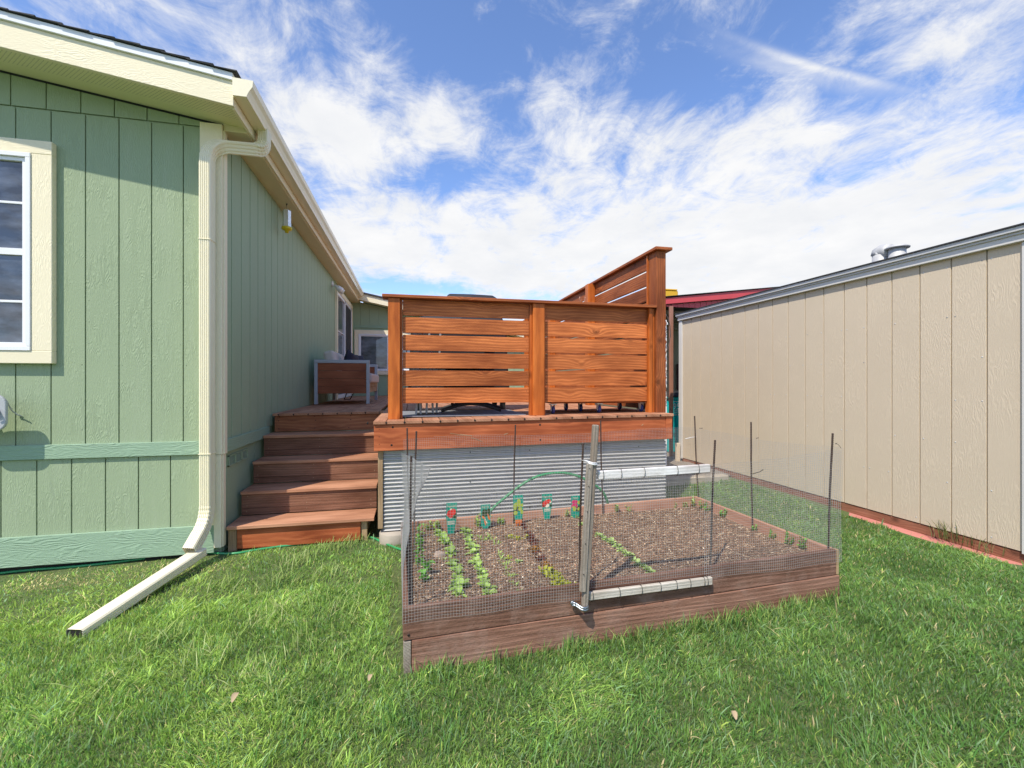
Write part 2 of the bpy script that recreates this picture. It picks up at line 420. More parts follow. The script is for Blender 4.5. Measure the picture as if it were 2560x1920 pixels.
# black strip standing in for the shade in the gap under the wall
mb=MB(); mb.box(XL,-1.45,WY+.03,WY+.12,-.2,.0); mb.build('gap_shade',M['dark'],house)
# roof geometry

def zfb(x): return 3.095+SL*(-(x-XF))          # bottom of the rake fascia
mb=MB()   # gable fascia
def rake(mb,y0,y1,x0,x1,b0,b1,t0,t1):
    vs=[(x0,y0,b0),(x1,y0,b1),(x1,y0,t1),(x0,y0,t0),(x0,y1,b0),(x1,y1,b1),(x1,y1,t1),(x0,y1,t0)]
    mb.add(vs,[(0,1,2,3),(5,4,7,6),(4,0,3,7),(1,5,6,2),(3,2,6,7),(4,5,1,0)],[(p[0],p[1],p[2]) for p in vs])
XR=-7.5
rake(mb,YF,YF+.03,XR,XF,zfb(XR),zfb(XF),zfb(XR)+.165,zfb(XF)+.165)
mb.build('fascia',M['cream'],house,.002); bxs('fascia',M['cream'],house,.002,(XF-.02,XF,YF+.031,11.06,3.088,3.245))
mb=MB()
# drip edge and shingles on the rake
rake(mb,YF-.016,YF+.05,XR,XF-.0,zfb(XR)+.166,zfb(XF)+.166,zfb(XR)+.215,zfb(XF)+.215)
mb.build('drip_edge',M['white'],house,.002)
mb=MB()
YB=11.6
x=XF+.03
for i in range(48):      # shingle courses, each lapping the one below
    xa=XF+.03-i*.14; xb=xa-.16
    vs=[(xa,YF-.03,zfb(xa)+.222),(xb,YF-.03,zfb(xb)+.217),(xb,YB,zfb(xb)+.217),(xa,YB,zfb(xa)+.222),
        (xa,YF-.03,zfb(xa)+.233),(xb,YF-.03,zfb(xb)+.222),(xb,YB,zfb(xb)+.222),(xa,YB,zfb(xa)+.233)]
    vs=[(p[0],p[1]+(random.uniform(-.006,.006) if p[1]<4 else 0),p[2]) for p in vs]
    mb.add(vs,[(0,1,2,3),(4,7,6,5),(0,4,5,1),(1,5,6,2),(2,6,7,3),(3,7,4,0)])
mb.build('roof',M['shingle'],house)
# soffits
mb=MB()
def zso(x): return zfb(x)+.012
vs=[(XR,YF+.028,zso(XR)),(XF-.02,YF+.028,zso(XF-.02)),(XF-.02,WY+.02,zso(XF-.02)),(XR,WY+.02,zso(XR))]
vs+= [(a,b,c+.01) for a,b,c in vs]
mb.add(vs,[(0,3,2,1),(4,5,6,7),(0,1,5,4),(2,3,7,6),(1,2,6,5)])
so=mb.build('soffit',M['soffit'],house,0,'perforated cream soffit under the gable overhang')
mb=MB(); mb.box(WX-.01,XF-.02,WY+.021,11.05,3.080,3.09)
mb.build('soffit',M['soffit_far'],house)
# gutter: K profile swept along y
gp=[(0,0),(.085,0),(.092,.02),(.105,.045),(.122,.07),(.127,.10),(.127,.112),(.118,.112),(.118,.100),(.108,.09),(.096,.06),(.082,.012),(.006,.012),(.006,.12),(0,.12)]
mb=MB(); poly=[(XF+.002+a,YF-.02,3.155+b) for a,b in gp]
mb.prism(poly,(0,11.02-YF,0))
gut=mb.build('gutter',M['cream_metal'],house,.0015)
mb=MB(); endp=[(XF+.002,3.155),(XF+.087,3.155),(XF+.094,3.175),(XF+.107,3.20),(XF+.124,3.225),(XF+.129,3.268),(XF+.002,3.275)]
mb.prism([(a,YF-.024,b) for a,b in endp],(0,.003,0)); mb.build('end_cap',M['cream_metal'],gut)
# downspout
def rect_sweep(mb,pts,w,d,side,ribs=True,seg=6,rad=.07):
    # rectangular ribbed pipe along pts with rounded elbows; side = unit vector of the width
    P=[Vector(p) for p in pts]; path=[P[0]]
    for i in range(1,len(P)-1):
        a=(P[i-1]-P[i]).normalized(); b=(P[i+1]-P[i]).normalized()
        r=min(rad,(P[i-1]-P[i]).length*.48,(P[i+1]-P[i]).length*.48)
        s=P[i]+a*r; e=P[i]+b*r
        for k in range(seg+1):
            q=k/seg; path.append(s*(1-q)**2+P[i]*2*q*(1-q)+e*q*q)
    path.append(P[-1])
    prof=[]
    n=5
    if ribs:
        for k in range(n):
            x0=-w/2+.008+(w-.016)*k/n; ww=(w-.016)/n
            prof+=[(x0,-d/2),(x0+ww*.35,-d/2),(x0+ww*.5,-d/2+.004),(x0+ww*.85,-d/2+.004)]
        prof+=[(w/2-.008,-d/2)]
    else: prof+=[(-w/2+.004,-d/2),(w/2-.004,-d/2)]
    for k in range(3):
        y0=-d/2+.010+(d-.02)*k/3; hh=(d-.02)/3
        prof+=[(w/2,y0),(w/2,y0+hh*.4),(w/2-.004,y0+hh*.55),(w/2-.004,y0+hh*.9)]
    prof+=[(w/2,d/2-.008),(w/2-.008,d/2),(-w/2+.008,d/2),(-w/2,d/2-.008),(-w/2,-d/2+.008)]
    vs=[];gc=[];fs=[];m=len(prof);N=len(path); L=0
    for i,p in enumerate(path):
        t=(path[min(i+1,N-1)]-path[max(i-1,0)]).normalized()
        sd=Vector(side); sd=(sd-t*sd.dot(t)).normalized(); up=sd.cross(t)
        if i: L+=(p-path[i-1]).length
        # crimped elbows: slightly pinched alternate rings
        kk=.955 if (i%2 and 0<i<N-1 and len(P)>2) else 1.0
        for (a,b) in prof: vs.append(p+sd*a*kk+up*b*kk); gc.append((L,a,b))
    for i in range(N-1):
        for k in range(m): fs.append((i*m+k,i*m+(k+1)%m,(i+1)*m+(k+1)%m,(i+1)*m+k))
    mb.add(vs,fs,gc)
mb=MB()
rect_sweep(mb,[(-1.112,3.80,3.17),(-1.112,3.80,3.02),(-1.427,3.605,2.925),(-1.427,3.605,.24),(-1.462,3.43,.085)],.076,.094,(1,0,0),True,13,.12)
for z in (2.24,.72): # sleeve joints
    mb.box(-1.467,-1.387,3.556,3.654,z-.001,z+.002)
ds=mb.build('downspout',M['cream_metal'],house)
# mouth of the downspout: dark mossy inside
mb=MB()
mb.add([(-1.505,3.398,.065),(-1.435,3.398,.065),(-1.435,3.428,.118),(-1.505,3.428,.118)],[(0,1,2,3)])
mb.m=0; mb.build('outlet',M['leaf_yellow'],ds) if False else None
# foundation vent in the side wall
mb=MB()
v0,v1,q0,q1=3.81,4.22,.585,.668
X=WX-.012
for a,b,c,d in ((v0,v1,q0,q0+.008),(v0,v1,q1-.008,q1),(v0,v0+.01,q0,q1),(v1-.01,v1,q0,q1),(v0+.13,v0+.145,q0,q1),(v0+.265,v0+.28,q0,q1)):
    mb.box(X,X+.012,a,b,c,d)
for k in range(8):
    z=q0+.012+k*.0085; mb.beam((X+.004,v0+.01,z),(X+.004,v1-.01,z),.010,.0022,up=(.5,0,1))
mb.build('vent',M['siding_side'],house)
# left window
def window(parent,x0,x1,y,z0,z1,trim=.1,label=None,vm=None,name='window',rail=True,hm=1):
    w=MB()
    w.box(x0-trim,x1+trim,y-.045,y-.001,z1,z1+.09); w.box(x0-trim,x1+trim,y-.045,y-.001,z0-.085,z0)
    w.box(x0-trim,x0,y-.044,y-.001,z0,z1); w.box(x1,x1+trim,y-.044,y-.001,z0,z1)
    wo=w.build(name,M['cream'],parent,.003,label)
    f=MB()
    for (a,b,c,d) in ((x0,x1,z1-.03,z1),(x0,x1,z0,z0+.03),(x0,x0+.03,z0+.029,z1-.029),(x1-.03,x1,z0+.029,z1-.029)):
        f.box(a+.001,b-.001,y-.052,y-.002,c+.001,d-.001)
    for (a,b,c,d) in ((x0+.03,x1-.03,z1-.055,z1-.03),(x0+.03,x1-.03,z0+.03,z0+.055),(x0+.03,x0+.055,z0+.056,z1-.056),(x1-.055,x1-.03,z0+.056,z1-.056)):
        f.box(a,b,y-.036,y-.003,c,d)
    zm=(z0+z1)/2
    if rail: f.box(x0+.05,x1-.05,y-.034,y-.004,zm-.022,zm+.022)
    for k in range(1,hm+1) if hm else []:
        for zz in ((zm+(z1-zm)*k/(hm+1)),(z0+(zm-z0)*k/(hm+1))): f.box(x0+.05,x1-.05,y-.022,y-.006,zz-.008,zz+.008)
    for xm in (vm or []): f.box(xm-.012,xm+.012,y-.024,y-.005,z0+.05,z1-.05)
    f.build('frame',M['white'],wo,.0015)
    p=MB(); p.box(x0+.05,x1-.05,y-.016,y-.010,z0+.05,z1-.05); p.build('pane',M['glass'],wo)
    return wo
a=PY(91,391,WY); b_=PY(91,878,WY)
window(house,-3.45,a.x,WY,b_.z,a.z,PY(131,500,WY-.04).x-a.x,'white framed window with wide cream trim beside the corner',vm=[-3.1])
# siding butt strip just above the window trim is left by the wall; sliding door in the side wall
dy0,dy1=8.72,10.72; dz1=2.90
d=MB()
for (a,b,c,e) in ((dy0-.09,dy1+.09,dz1,dz1+.09),(dy0-.09,dy0,.90,dz1),(dy1,dy1+.09,.90,dz1)): d.box(WX+.001,WX+.045,a,b,c,e)
door=d.build('sliding_door',M['cream'],house,.002,'sliding glass door with a dark screen in the side wall')
d=MB()
for (a,b,c,e) in ((dy0,dy1,dz1-.05,dz1),(dy0,dy0+.05,.93,dz1),(dy1-.05,dy1,.93,dz1),(dy0+.95,dy0+1.03,.93,dz1),(dy0,dy1,.93,1.0)): d.box(WX+.001,WX+.035,a+.001,b-.001,c,e-.001)
for zz in (1.55,2.2): d.box(WX+.012,WX+.02,dy0+.05,dy0+.95,zz-.01,zz+.01)
d.build('frame',M['white'],door,.001)
d=MB(); d.box(WX+.002,WX+.010,dy0+.05,dy0+.95,1.0,dz1-.05); d.build('pane',M['glass'],door)
d=MB(); d.box(WX+.012,WX+.024,dy0+1.03,dy1-.05,1.0,dz1-.05); d.build('screen',M['screen'],door)
# rear wing
WGY=10.92
mb=MB()
def zw(x): return 3.10-.2*(x-XF)
strips_x(mb,WX,3.4,WGY,.80,lambda x:zw(x)-.01,-1.36,pitch=.2032)
mb.add([(WX,WGY+.012,.5),(3.4,WGY+.012,.5),(3.4,WGY+.012,zw(3.4)),(WX,WGY+.012,zw(WX))],[(0,1,2,3)])
mb.build('wall',M['siding_side'],house,.0015,'green wall of the rear wing beyond the deck')
mb=MB(); mb.box(WX+.02,1.2,WGY-.02,WGY-.001,2.50,2.56); mb.build('band_board',M['green_trim'],house,.002)
mb=MB(); rake(mb,10.58,10.61,XF-.01,3.5,zw(XF-.01),zw(3.5),zw(XF-.01)+.15,zw(3.5)+.15); mb.build('fascia',M['cream'],house,.002)
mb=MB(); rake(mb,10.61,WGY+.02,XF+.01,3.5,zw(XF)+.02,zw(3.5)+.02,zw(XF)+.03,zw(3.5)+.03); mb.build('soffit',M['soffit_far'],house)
mb=MB(); rake(mb,10.55,14.0,XF-.02,3.55,zw(XF)+.155,zw(3.55)+.155,zw(XF)+.19,zw(3.55)+.19); mb.build('roof',M['shingle'],house)
window(house,-1.20,.15,WGY,1.50,2.36,.09,'white framed sliding window of the rear wing behind the sofa',vm=[-.55,-.42,-.12],rail=False,hm=0)
mb=MB()
for x in (-.12,): mb.box(x-.01,x+.01,WGY-.024,WGY-.012,1.55,2.3)
for zz in (1.78,2.02): mb.box(-.42,.1,WGY-.0245,WGY-.0125,zz-.008,zz+.008)
mb.build('muntins',M['white'],house)
# second pale window seen through the slats
window(house,.45,1.5,WGY,1.2,2.3,.09,'white framed window of the rear wing glimpsed through the screen slats',vm=[.8,1.15],rail=True,hm=1)

# utility box, security light, wasp trap
ub=thing('utility_box','pale grey rounded utility box at the left photo edge below the window','utility box',(-2.72,WY,1.02))
mb=MB()
def rounded(mb,cx,cz,w,h,r,y0,y1,n=6):
    pts=[]
    for sx,sz,a0 in ((1,1,0),(-1,1,90),(-1,-1,180),(1,-1,270)):
        for k in range(n+1):
            a=R(a0+90*k/n); pts.append((cx+sx*(w/2-r)+r*math.cos(a),y0,cz+sz*(h/2-r)+r*math.sin(a)))
    mb.prism(pts,(0,y1-y0,0))
xr=PY(18,1030,WY-.14).x
zt_,zb_=PY(5,985,WY-.14).z,PY(5,1079,WY-.14).z
rounded(mb,xr-.14,(zt_+zb_)/2,.28,zt_-zb_,.07,WY-.15,WY-.128)
mb.build('lid',M['utility'],ub,.007,seg=3)
bxs('housing',M['utility'],ub,.006,(xr-.50,xr-.24,WY-.127,WY-.001,zb_+.02,zt_-.02))
mb=MB(); zc=(zt_+zb_)/2
mb.lathe([(.0,-.02),(.018,-.02),(.02,.0),(.0,.0)],(xr-.05,WY-.152,zc+.01),14,axis='y')
mb.tube([(xr-.05,WY-.165,zc+.01),(xr-.03,WY-.17,zc+.005),(xr-.028,WY-.17,zc-.02),(xr-.045,WY-.17,zc-.028)],.004,6)
mb.build('latch',M['galv_bright'],ub); bxs('hinge',M['utility'],ub,.001,(xr-.062,xr-.05,WY-.154,WY-.1505,zc+.05,zc+.075),(xr-.062,xr-.05,WY-.154,WY-.1505,zc-.085,zc-.06))
mb=MB(); q=[PY(17,1002,WY-.08),PY(23,1015,WY-.05),PY(30,1027,WY-.03),PY(42,1036,WY-.012),PY(55,1041,WY-.004)]
mb.tube(q,.0035,6); mb.build('cable',M['utility'],ub)
sl=thing('security_light','small white twin spotlight under the eave beside the sliding door','light',(WX,8.3,2.95))
mb=MB(); mb.lathe([(0,0),(.055,0),(.05,.025),(0,.03)],(WX+.001,8.3,2.95),16,axis='x'); mb.build('mount',M['white'],sl)
for dyy in (-.03,.1):
    mb=MB(); d=Vector((.8,-.1+dyy,-.6)).normalized(); a=Vector((WX+.04,8.3+dyy,2.93))
    mb.tube([a,a+d*.05,a+d*.09,a+d*.17],[.014,.02,.045,.05],12); mb.build('spotlight',M['white'],sl)
tp=PX(717,540,-1.26)
tr=thing('wasp_trap','clear and yellow wasp trap hanging from the eave by a thin wire','insect trap',(tp.x,tp.y,3.08))
mb=MB(); z0=PX(717,568,-1.26).z; z1=PX(717,525,-1.26).z
mb.lathe([(.0,z1+.008),(.012,z1+.008),(.042,z1-.008),(.040,z0+.05),(.044,z0),(.0,z0)],(tp.x,tp.y,0),6,False); mb.build('bottle',M['trap'],tr,.002)
mb=MB(); mb.lathe([(.0,z0+.002),(.05,z0),(.052,z0-.018),(.044,z0-.03),(.02,z0-.036),(.018,z0-.058),(.0,z0-.06)],(tp.x,tp.y,0),12); mb.build('base',M['yellow_pl'],tr)
mb=MB(); mb.tube([(tp.x,tp.y,z1),(tp.x,tp.y,3.08)],.0015,5); mb.lathe([(0,3.076),(.008,3.076),(.003,3.06),(0,3.06)],(tp.x,tp.y,0),8); mb.build('wire',M['tie'],tr)
# downspout extension lying on the lawn
ex=thing('downspout_extension','long cream metal downspout extension lying slanted on the grass','downspout',(-1.5,3.2,0))
mb=MB()
A=Vector((-1.425,3.50,.055)); B=PZ(186,1588,G(-1.7,2.7)+.022)
rect_sweep(mb,[B,A],.086,.06,Vector((1,0,0)),True)
mb.build('channel',M['cream_metal'],ex)
mb=MB(); dd=(A-B).normalized(); sd=dd.cross(Vector((0,0,1))).normalized(); up=sd.cross(dd)
c=B+dd*.004
mb.add([c-sd*.04-up*.027,c+sd*.04-up*.027,c+sd*.04+up*.02,c-sd*.04+up*.02],[(0,1,2,3)]); mb.build('open_end_shade',M['dark'],ex)  # near-black plate paints the shade inside the pipe
c=A-dd*.01

# ------------------------------------------------------------------ deck with stairs
DXL,DXR,DYF=-.285,2.27,3.565
def DZ(x): return .93+.009*(x-DXL)
deck=thing('deck','raised brown composite deck with stairs and corrugated metal skirt','deck',(DXL,DYF,0))
mb=MB(); PB=.137
k0=math.floor((WX+.02-(-.053))/PB)
x=-.053+k0*PB
clips=[]
while x<DXR:
    a=max(x+.003,WX+.02); b=min(x+PB-.003,DXR)
    if b-a>.02:
        if b<=DXL+.01: y0=4.83
        elif a<DXL: 
            mb.box(a,DXL-.002,4.83,DYF+1.4,DZ(a)-.024,DZ(a)); a=DXL; y0=DYF
        else: y0=DYF
        z=DZ(a); yy=y0
        mb.box(a,b,y0,10.9,z-.024,z,ax=1)
        clips.append((x,y0,z))
    x+=PB
mb.m=1
for (x,y0,z) in clips:
    mb.box(x-.003,x+.003,y0+.001,y0+.03,z-.023,z-.004); mb.box(x-.008,x+.008,y0-.003,y0+.02,z-.016,z-.009)
mb.build('deck_boards',[M['deck'],M['dark']],deck,.0015)
# rim boards (front face slightly out of level like the deck)
def tilt_board(mb,x0,x1,y0,y1,dz0,dz1):
    vs=[(x,y,DZ(x)+dz) for x in (x0,x1) for y in (y0,y1) for dz in (dz0,dz1)]
    mb.add(vs,[(0,1,3,2),(4,6,7,5),(0,4,5,1),(2,3,7,6),(0,2,6,4),(1,5,7,3)],[(p[0],p[1],p[2]) for p in vs])
mb=MB()
xm=PY(1501,1080,DYF+.02).x
tilt_board(mb,DXL+.003,xm-.001,DYF+.016,DYF+.054,-.025-.205,-.0255)
tilt_board(mb,xm+.001,DXR-.07,DYF+.016,DYF+.054,-.025-.20,-.0255)
tilt_board(mb,DXR-.068,DXR-.008,DYF+.012,DYF+.052,-.025-.20,-.0255)
mb.box(DXL+.004,DXL+.042,DYF+.055,5.0,.70,.903)
mb.box(DXR-.046,DXR-.01,DYF+.055,10.8,.72,.925)
mb.m=1
for (u,v) in ((982,1068),(979,1113),(1350,1062),(1351,1100),(948,1073),(948,1092),(948,1111),(1669,1045),(1669,1060),(1671,1072)):
    p=PY(u,v,DYF+.016); r=.009 if u in(982,979,1350,1351) else .0035
    mb.lathe([(0,-.001),(r,-.0012),(r,.003),(0,.003)],p,10,axis='y')
mb.build('rim_board',[M['rim'],M['dark']],deck,.002)
for (u,v,du,dv) in ((1125,1083,26,4),(1150,1086,30,3),(1178,1094,22,7),(1192,1099,14,5),(1260,1086,10,-3),(1604,1064,4,-4)):
    a=PY(u,v,DYF+.0155); b=PY(u+du,v+dv,DYF+.0155); sp_=MB(); sp_.beam(a,b,.003,.0045); sp_.build('splinter',M['raw'],deck,0,'pale splintered scratch on the rim board')
# joists in shade under the deck and dark void
bxs('joist',M['beam'],deck,0,*[(-.2+k*.45,-.16+k*.45,DYF+.09,10.5,.72,.90) for k in range(6)])
# corrugated skirt
mb=MB(); YS=DYF+.075; x0,x1=-.215,2.235; zb0=.09; NR=21; pitch=.0308
vs=[];gc=[];fs=[]; cols=14; n=NR*8
for j in range(n+1):
    z=.715-j*pitch/8
    for i in range(cols+1):
        x=x0+(x1-x0)*i/cols
        if i==cols: x-=.012*math.sin(j*.8)*.3+.01*noise.noise(Vector((j*.1,0,0)))
        y=YS-.0105*math.cos(2*math.pi*j/8)+.003*noise.noise(Vector((x*2,z*3,1)))
        vs.append((x,y,z+.006*(x-x0)/2)); gc.append((x,z,0))
for j in range(n):
    for i in range(cols):
        q=j*(cols+1)+i; fs.append((q,q+1,q+cols+2,q+cols+1))
mb.add(vs,fs,gc,True); mbs=mb
bxs('skirt_post',M['raw'],deck,.002,(-.255,-.218,YS-.02,YS+.06,.09,.70),(DXR-.1,DXR-.04,YS+.1,YS+.18,-.1,.71))
mb=mbs; mb.m=1
for i in range(5):
    for j in range(3):
        p=Vector((x0+.18+i*.5,YS-.0090,.66-j*.24)); mb.lathe([(0,-.002),(.005,-.001),(.006,.002),(0,.002)],p,8,axis='y')
mb.build('metal_skirt',[M['galv'],M['dark']],deck,0,'horizontal corrugated galvanised metal skirt')
mb=MB(); c=PZ(985,1330,.075); mb.lathe([(0,-.15),(.12,-.15),(.118,.045),(.110,.056),(0,.058)],(-.13,YS+.03,0),22); mb.build('footing',M['concrete'],deck)
mb=MB(); mb.box(DXL+.05,DXR-.1,YS+.25,YS+.3,-.2,.6); mb.build('underdeck_shade',M['dark'],deck)  # near-black sheet standing in for the shade behind the skirt
# stairs
SX0,SX1=WX+.022,-.29
TZ=[.158+.193*k for k in range(4)]
st=MB(); st.box(SX0+.03,-.36,3.85,4.8,-.1,.125)
stairs=st.build('stairs',M['raw'],deck,0,'five step composite stairs rising to the deck')
for k in range(4):
    yf=3.695+.28*k; z=TZ[k]
    t_=MB(); 
    t_.box(SX0,SX1,yf,yf+.139,z-.025,z,ax=0); t_.box(SX0,SX1,yf+.143,yf+.283,z-.025,z,ax=0)
    t_.build('tread',M['deck'],stairs,.003,seg=2)
    r_=MB()
    if k<3:
        zz=z+.193; y1=yf+.28+.016
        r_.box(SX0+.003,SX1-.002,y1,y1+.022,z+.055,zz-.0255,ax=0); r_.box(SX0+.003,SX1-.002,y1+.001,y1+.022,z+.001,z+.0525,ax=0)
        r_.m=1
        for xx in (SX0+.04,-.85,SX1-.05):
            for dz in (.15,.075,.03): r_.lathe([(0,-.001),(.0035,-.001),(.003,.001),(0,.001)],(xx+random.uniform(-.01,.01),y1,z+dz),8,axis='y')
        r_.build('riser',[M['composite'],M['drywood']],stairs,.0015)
r_=MB(); r_.box(SX0+.012,SX1-.004,4.853,4.885,TZ[3]+.001,.905); r_.m=1
for xx in (SX0+.05,-.95,-.62,SX1-.05):
    for dz in (.15,.11,.03): r_.lathe([(0,-.001),(.005,-.001),(.005,.001),(0,.001)],(xx+random.uniform(-.01,.01),4.853,TZ[3]+dz),8,axis='y')
r_.build('riser',[M['riser_red'],M['dark']],stairs,.002,'redwood riser under the deck edge')
r_=MB(); r_.box(SX0+.062,-.395,3.722,3.755,-.02,.131); rr=r_.build('riser',M['rim'],stairs,.002,'bright redwood bottom riser')
bxs('end_block',M['raw'],stairs,.002,(SX0+.002,SX0+.058,3.724,3.80,-.04,.131,2),(-.393,-.345,3.735,3.80,-.04,.131,2))



# ------------------------------------------------------------------ privacy screens
fs_=thing('privacy_screen','low front screen of six orange stained cedar slats between posts','screen',(DXL+.1,3.72,.93))
PYF=3.72
x0=PY(970,900,PYF).x; x1=x0+.094
xm0=PY(1332,900,PYF).x; xm1=PY(1362,900,PYF).x
xe=PY(1640,900,PYF).x
zc0=PY(975,741,PYF).z
for (a,b) in ((x0,x1),(xm0+.004,xm1-.001)):
    mb=MB(); mb.box(a,b,PYF,PYF+.094,DZ(a)-.001,zc0-.008); mb.build('post',M['fence_post'],fs_,.004,seg=2)
bxs('batten',M['fence_post'],fs_,.002,(x1+.001,x1+.018,PYF+.03,PYF+.075,DZ(0),zc0-.01),(xm0-.018,xm0+.003,PYF+.03,PYF+.075,DZ(1),zc0-.01),(xm1,xm1+.014,PYF+.03,PYF+.075,DZ(1),zc0-.01),(xe-.062,xe-.03,PYF+.008,PYF+.085,DZ(2),zc0-.01),(xe-.028,xe-.003,PYF+.02,PYF+.085,DZ(2),zc0-.01))
mb=MB(); mb.box(x0-.045,xe-.002,PYF-.022,PYF+.125,zc0-.007,zc0+.017); mb.build('cap_rail',M['fence_dark'],fs_,.003)
for (a,b) in ((x1+.002,xm0-.002),(xm1+.002,xe-.035)):
    mb=MB(); zt0=zc0-.012; H_=.1268; gp_=.0178
    for k in range(6):
        z1=zt0-k*(H_+gp_); z0=z1-H_
        dz=random.uniform(-.002,.002)
        mb.m=0; ya=PYF+.047+random.uniform(-.001,.001)
        mb.box(a+(.019 if a<1 else .016),b-(.020 if a<1 else .03),ya,PYF+.068,z0+dz,z1+dz); mb.m=1
        for xx in (a+.028,b-.04):
            for dd in (.03,.1): mb.lathe([(0,-.001),(.003,-.001),(.003,.001),(0,.001)],(xx,ya,z1-dd),6,axis='y')
    mb.build('slat_panel',[M['fence'],M['dark']],fs_,.003)
# tall side screen running away from the camera along the right edge of the deck
ts=thing('privacy_screen','tall weathered cedar privacy screen with slats darkened for shade along the right side of the deck','screen',(xe,3.72,.95))
zt2=PY(1650,628,PYF).z
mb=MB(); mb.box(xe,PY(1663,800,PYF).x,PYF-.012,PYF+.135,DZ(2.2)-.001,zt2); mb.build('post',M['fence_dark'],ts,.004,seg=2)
xw=PY(1663,800,PYF).x
ysc=PX(1470,800,xe-.09).y
for yy in (ysc,ysc+1.55,ysc+3.1):
    mb=MB(); mb.box(xe-.09,xe+.004,yy,yy+.094,DZ(2.2),zt2); mb.build('post',M['fence_post'],ts,.003)
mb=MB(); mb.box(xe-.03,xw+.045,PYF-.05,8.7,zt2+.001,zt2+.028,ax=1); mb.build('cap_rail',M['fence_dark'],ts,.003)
mb=MB(); zz=zt2-.004
for k in range(10):
    mb.box(xe+.006,xe+.028,PYF+.14,8.65,zz-.13,zz); zz-=.1475
mb.build('slat_panel',M['fence_dark'],ts,.003)  # darker wood so the gaps of the front screen read as shaded
mb=MB(); mb.box(xe-.012,xe+.004,PYF+.136,PYF+.155,DZ(2),zt2-.002); mb.build('batten',M['fence_post'],ts,.002)
# horseshoe on the second post
hs=thing('horseshoe','small pinkish horseshoe nailed to a post of the tall screen','horseshoe',(xe-.04,ysc-.01,2.2))
p=PY(1456,748,ysc-.006); mb=MB(); pts=[]
for k in range(13):
    a=R(200-220*k/12+0); pts.append((p.x-.0+.035*math.cos(R(160)+R(220)*k/12),p.y,p.z+.01+.055*math.sin(R(160)+R(220)*k/12)))
mb.tube(pts,.007,6); mb.build('shoe',M['postbrown'],hs)

# ------------------------------------------------------------------ things on the deck
# sofa
sy=6.5; sofa=thing('outdoor_sofa','outdoor sofa with grey frame, brown slatted arm and beige cushions against the wall','sofa',(-1.0,sy,.93))
sx0=PY(785,900,sy).x; sx1=PY(924,900,sy).x; sz1=PY(800,899,sy).z; fw=.045; zb=.932
def arm(y,nm):
    mb=MB()
    mb.box(sx0,sx0+fw,y,y+fw,zb,sz1-fw); mb.box(sx1-fw,sx1,y,y+fw,zb,sz1-fw); mb.box(sx0,sx1,y,y+fw,sz1-fw+.0005,sz1)
    mb.build('arm_frame',M['steel'],sofa,.003)
    mb=MB(); h=(sz1-fw-(zb+.145))/4
    for k in range(4): mb.box(sx0+fw+.001,sx1-fw-.001,y+.008,y+.028,zb+.145+k*h+.0015,zb+.145+(k+1)*h-.0015,ax=0,rnd=.5)
    mb.build('arm_panel',M['sofawood'],sofa,.001)
arm(sy,'a'); arm(sy+1.45,'b')
mb=MB(); mb.box(sx0+.02,sx1+.0,sy+.05,sy+1.44,1.17,1.22); mb.box(sx1-.03,sx1-.005,sy+.05,sy+1.44,1.09,1.168); mb.build('seat_frame',M['raw'],sofa,.003)
mb=MB()
for k in range(2): mb.box(sx0+.1,sx1+.03,sy+.06+k*.7,sy+.74+k*.7,1.222,1.36)
mb.build('seat_cushion',M['cushion'],sofa,.03,seg=4)
for k in range(2):
    mb=MB(); Mx=Matrix.Translation((sx0+.20,sy+.40+k*.7,1.50))@Matrix.Rotation(R(-14),4,'Y')
    mb.box(-.07,.07,-.33,.33,-.20,.17,Mx); mb.build('back_cushion',M['cushion'],sofa,.04,seg=4)
def pillow(cx,cy,cz,s,th,rot,label):
    vs=[];fs=[];n=10
    Mx=Matrix.Translation((cx,cy,cz))@Matrix.Rotation(rot[2],4,'Z')@Matrix.Rotation(rot[1],4,'Y')@Matrix.Rotation(rot[0],4,'X')
    for sgn in (1,-1):
        for j in range(n+1):
            for i in range(n+1):
                a=-1+2*i/n; b=-1+2*j/n
                h=max(0,(1-a**4)*(1-b**4))**.6*th
                pin=1-.12*(1-abs(a)**2)*abs(b)**3-.12*(1-abs(b)**2)*abs(a)**3
                vs.append(Mx@Vector((a*s*pin,sgn*h,b*s*pin)))
    o=(n+1)**2
    for q in range(2):
        for j in range(n):
            for i in range(n):
                k=q*o+j*(n+1)+i; f=(k,k+1,k+n+2,k+n+1); fs.append(f if q else f[::-1])
    mb=MB(); mb.add(vs,fs,None,True); r=mb.build('pillow',M['navy']); tag(r,label,'pillow')
pillow(sx0+.40,sy+.55,1.50,.19,.07,(R(8),R(10),R(75)),'navy pillow on the sofa, nearer the camera')
pillow(sx0+.42,sy+1.15,1.50,.21,.07,(R(-14),R(6),R(60)),'navy pillow at the far end of the sofa, partly hidden by another pillow')
# folding stand beyond the sofa
fd=thing('folding_stand','thin black bent tube stand seen under the sofa','stand',(-1.1,8.0,.93))
mb=MB(); 
for dx in (0,.10): mb.tube([(-1.02+dx,8.0,1.14),(-1.12+dx,8.05,.945)],.008,6)
mb.tube([(-1.12,8.05,.945),(-1.02,8.05,.945)],.008,6); mb.build('tube_frame',M['black'],fd)
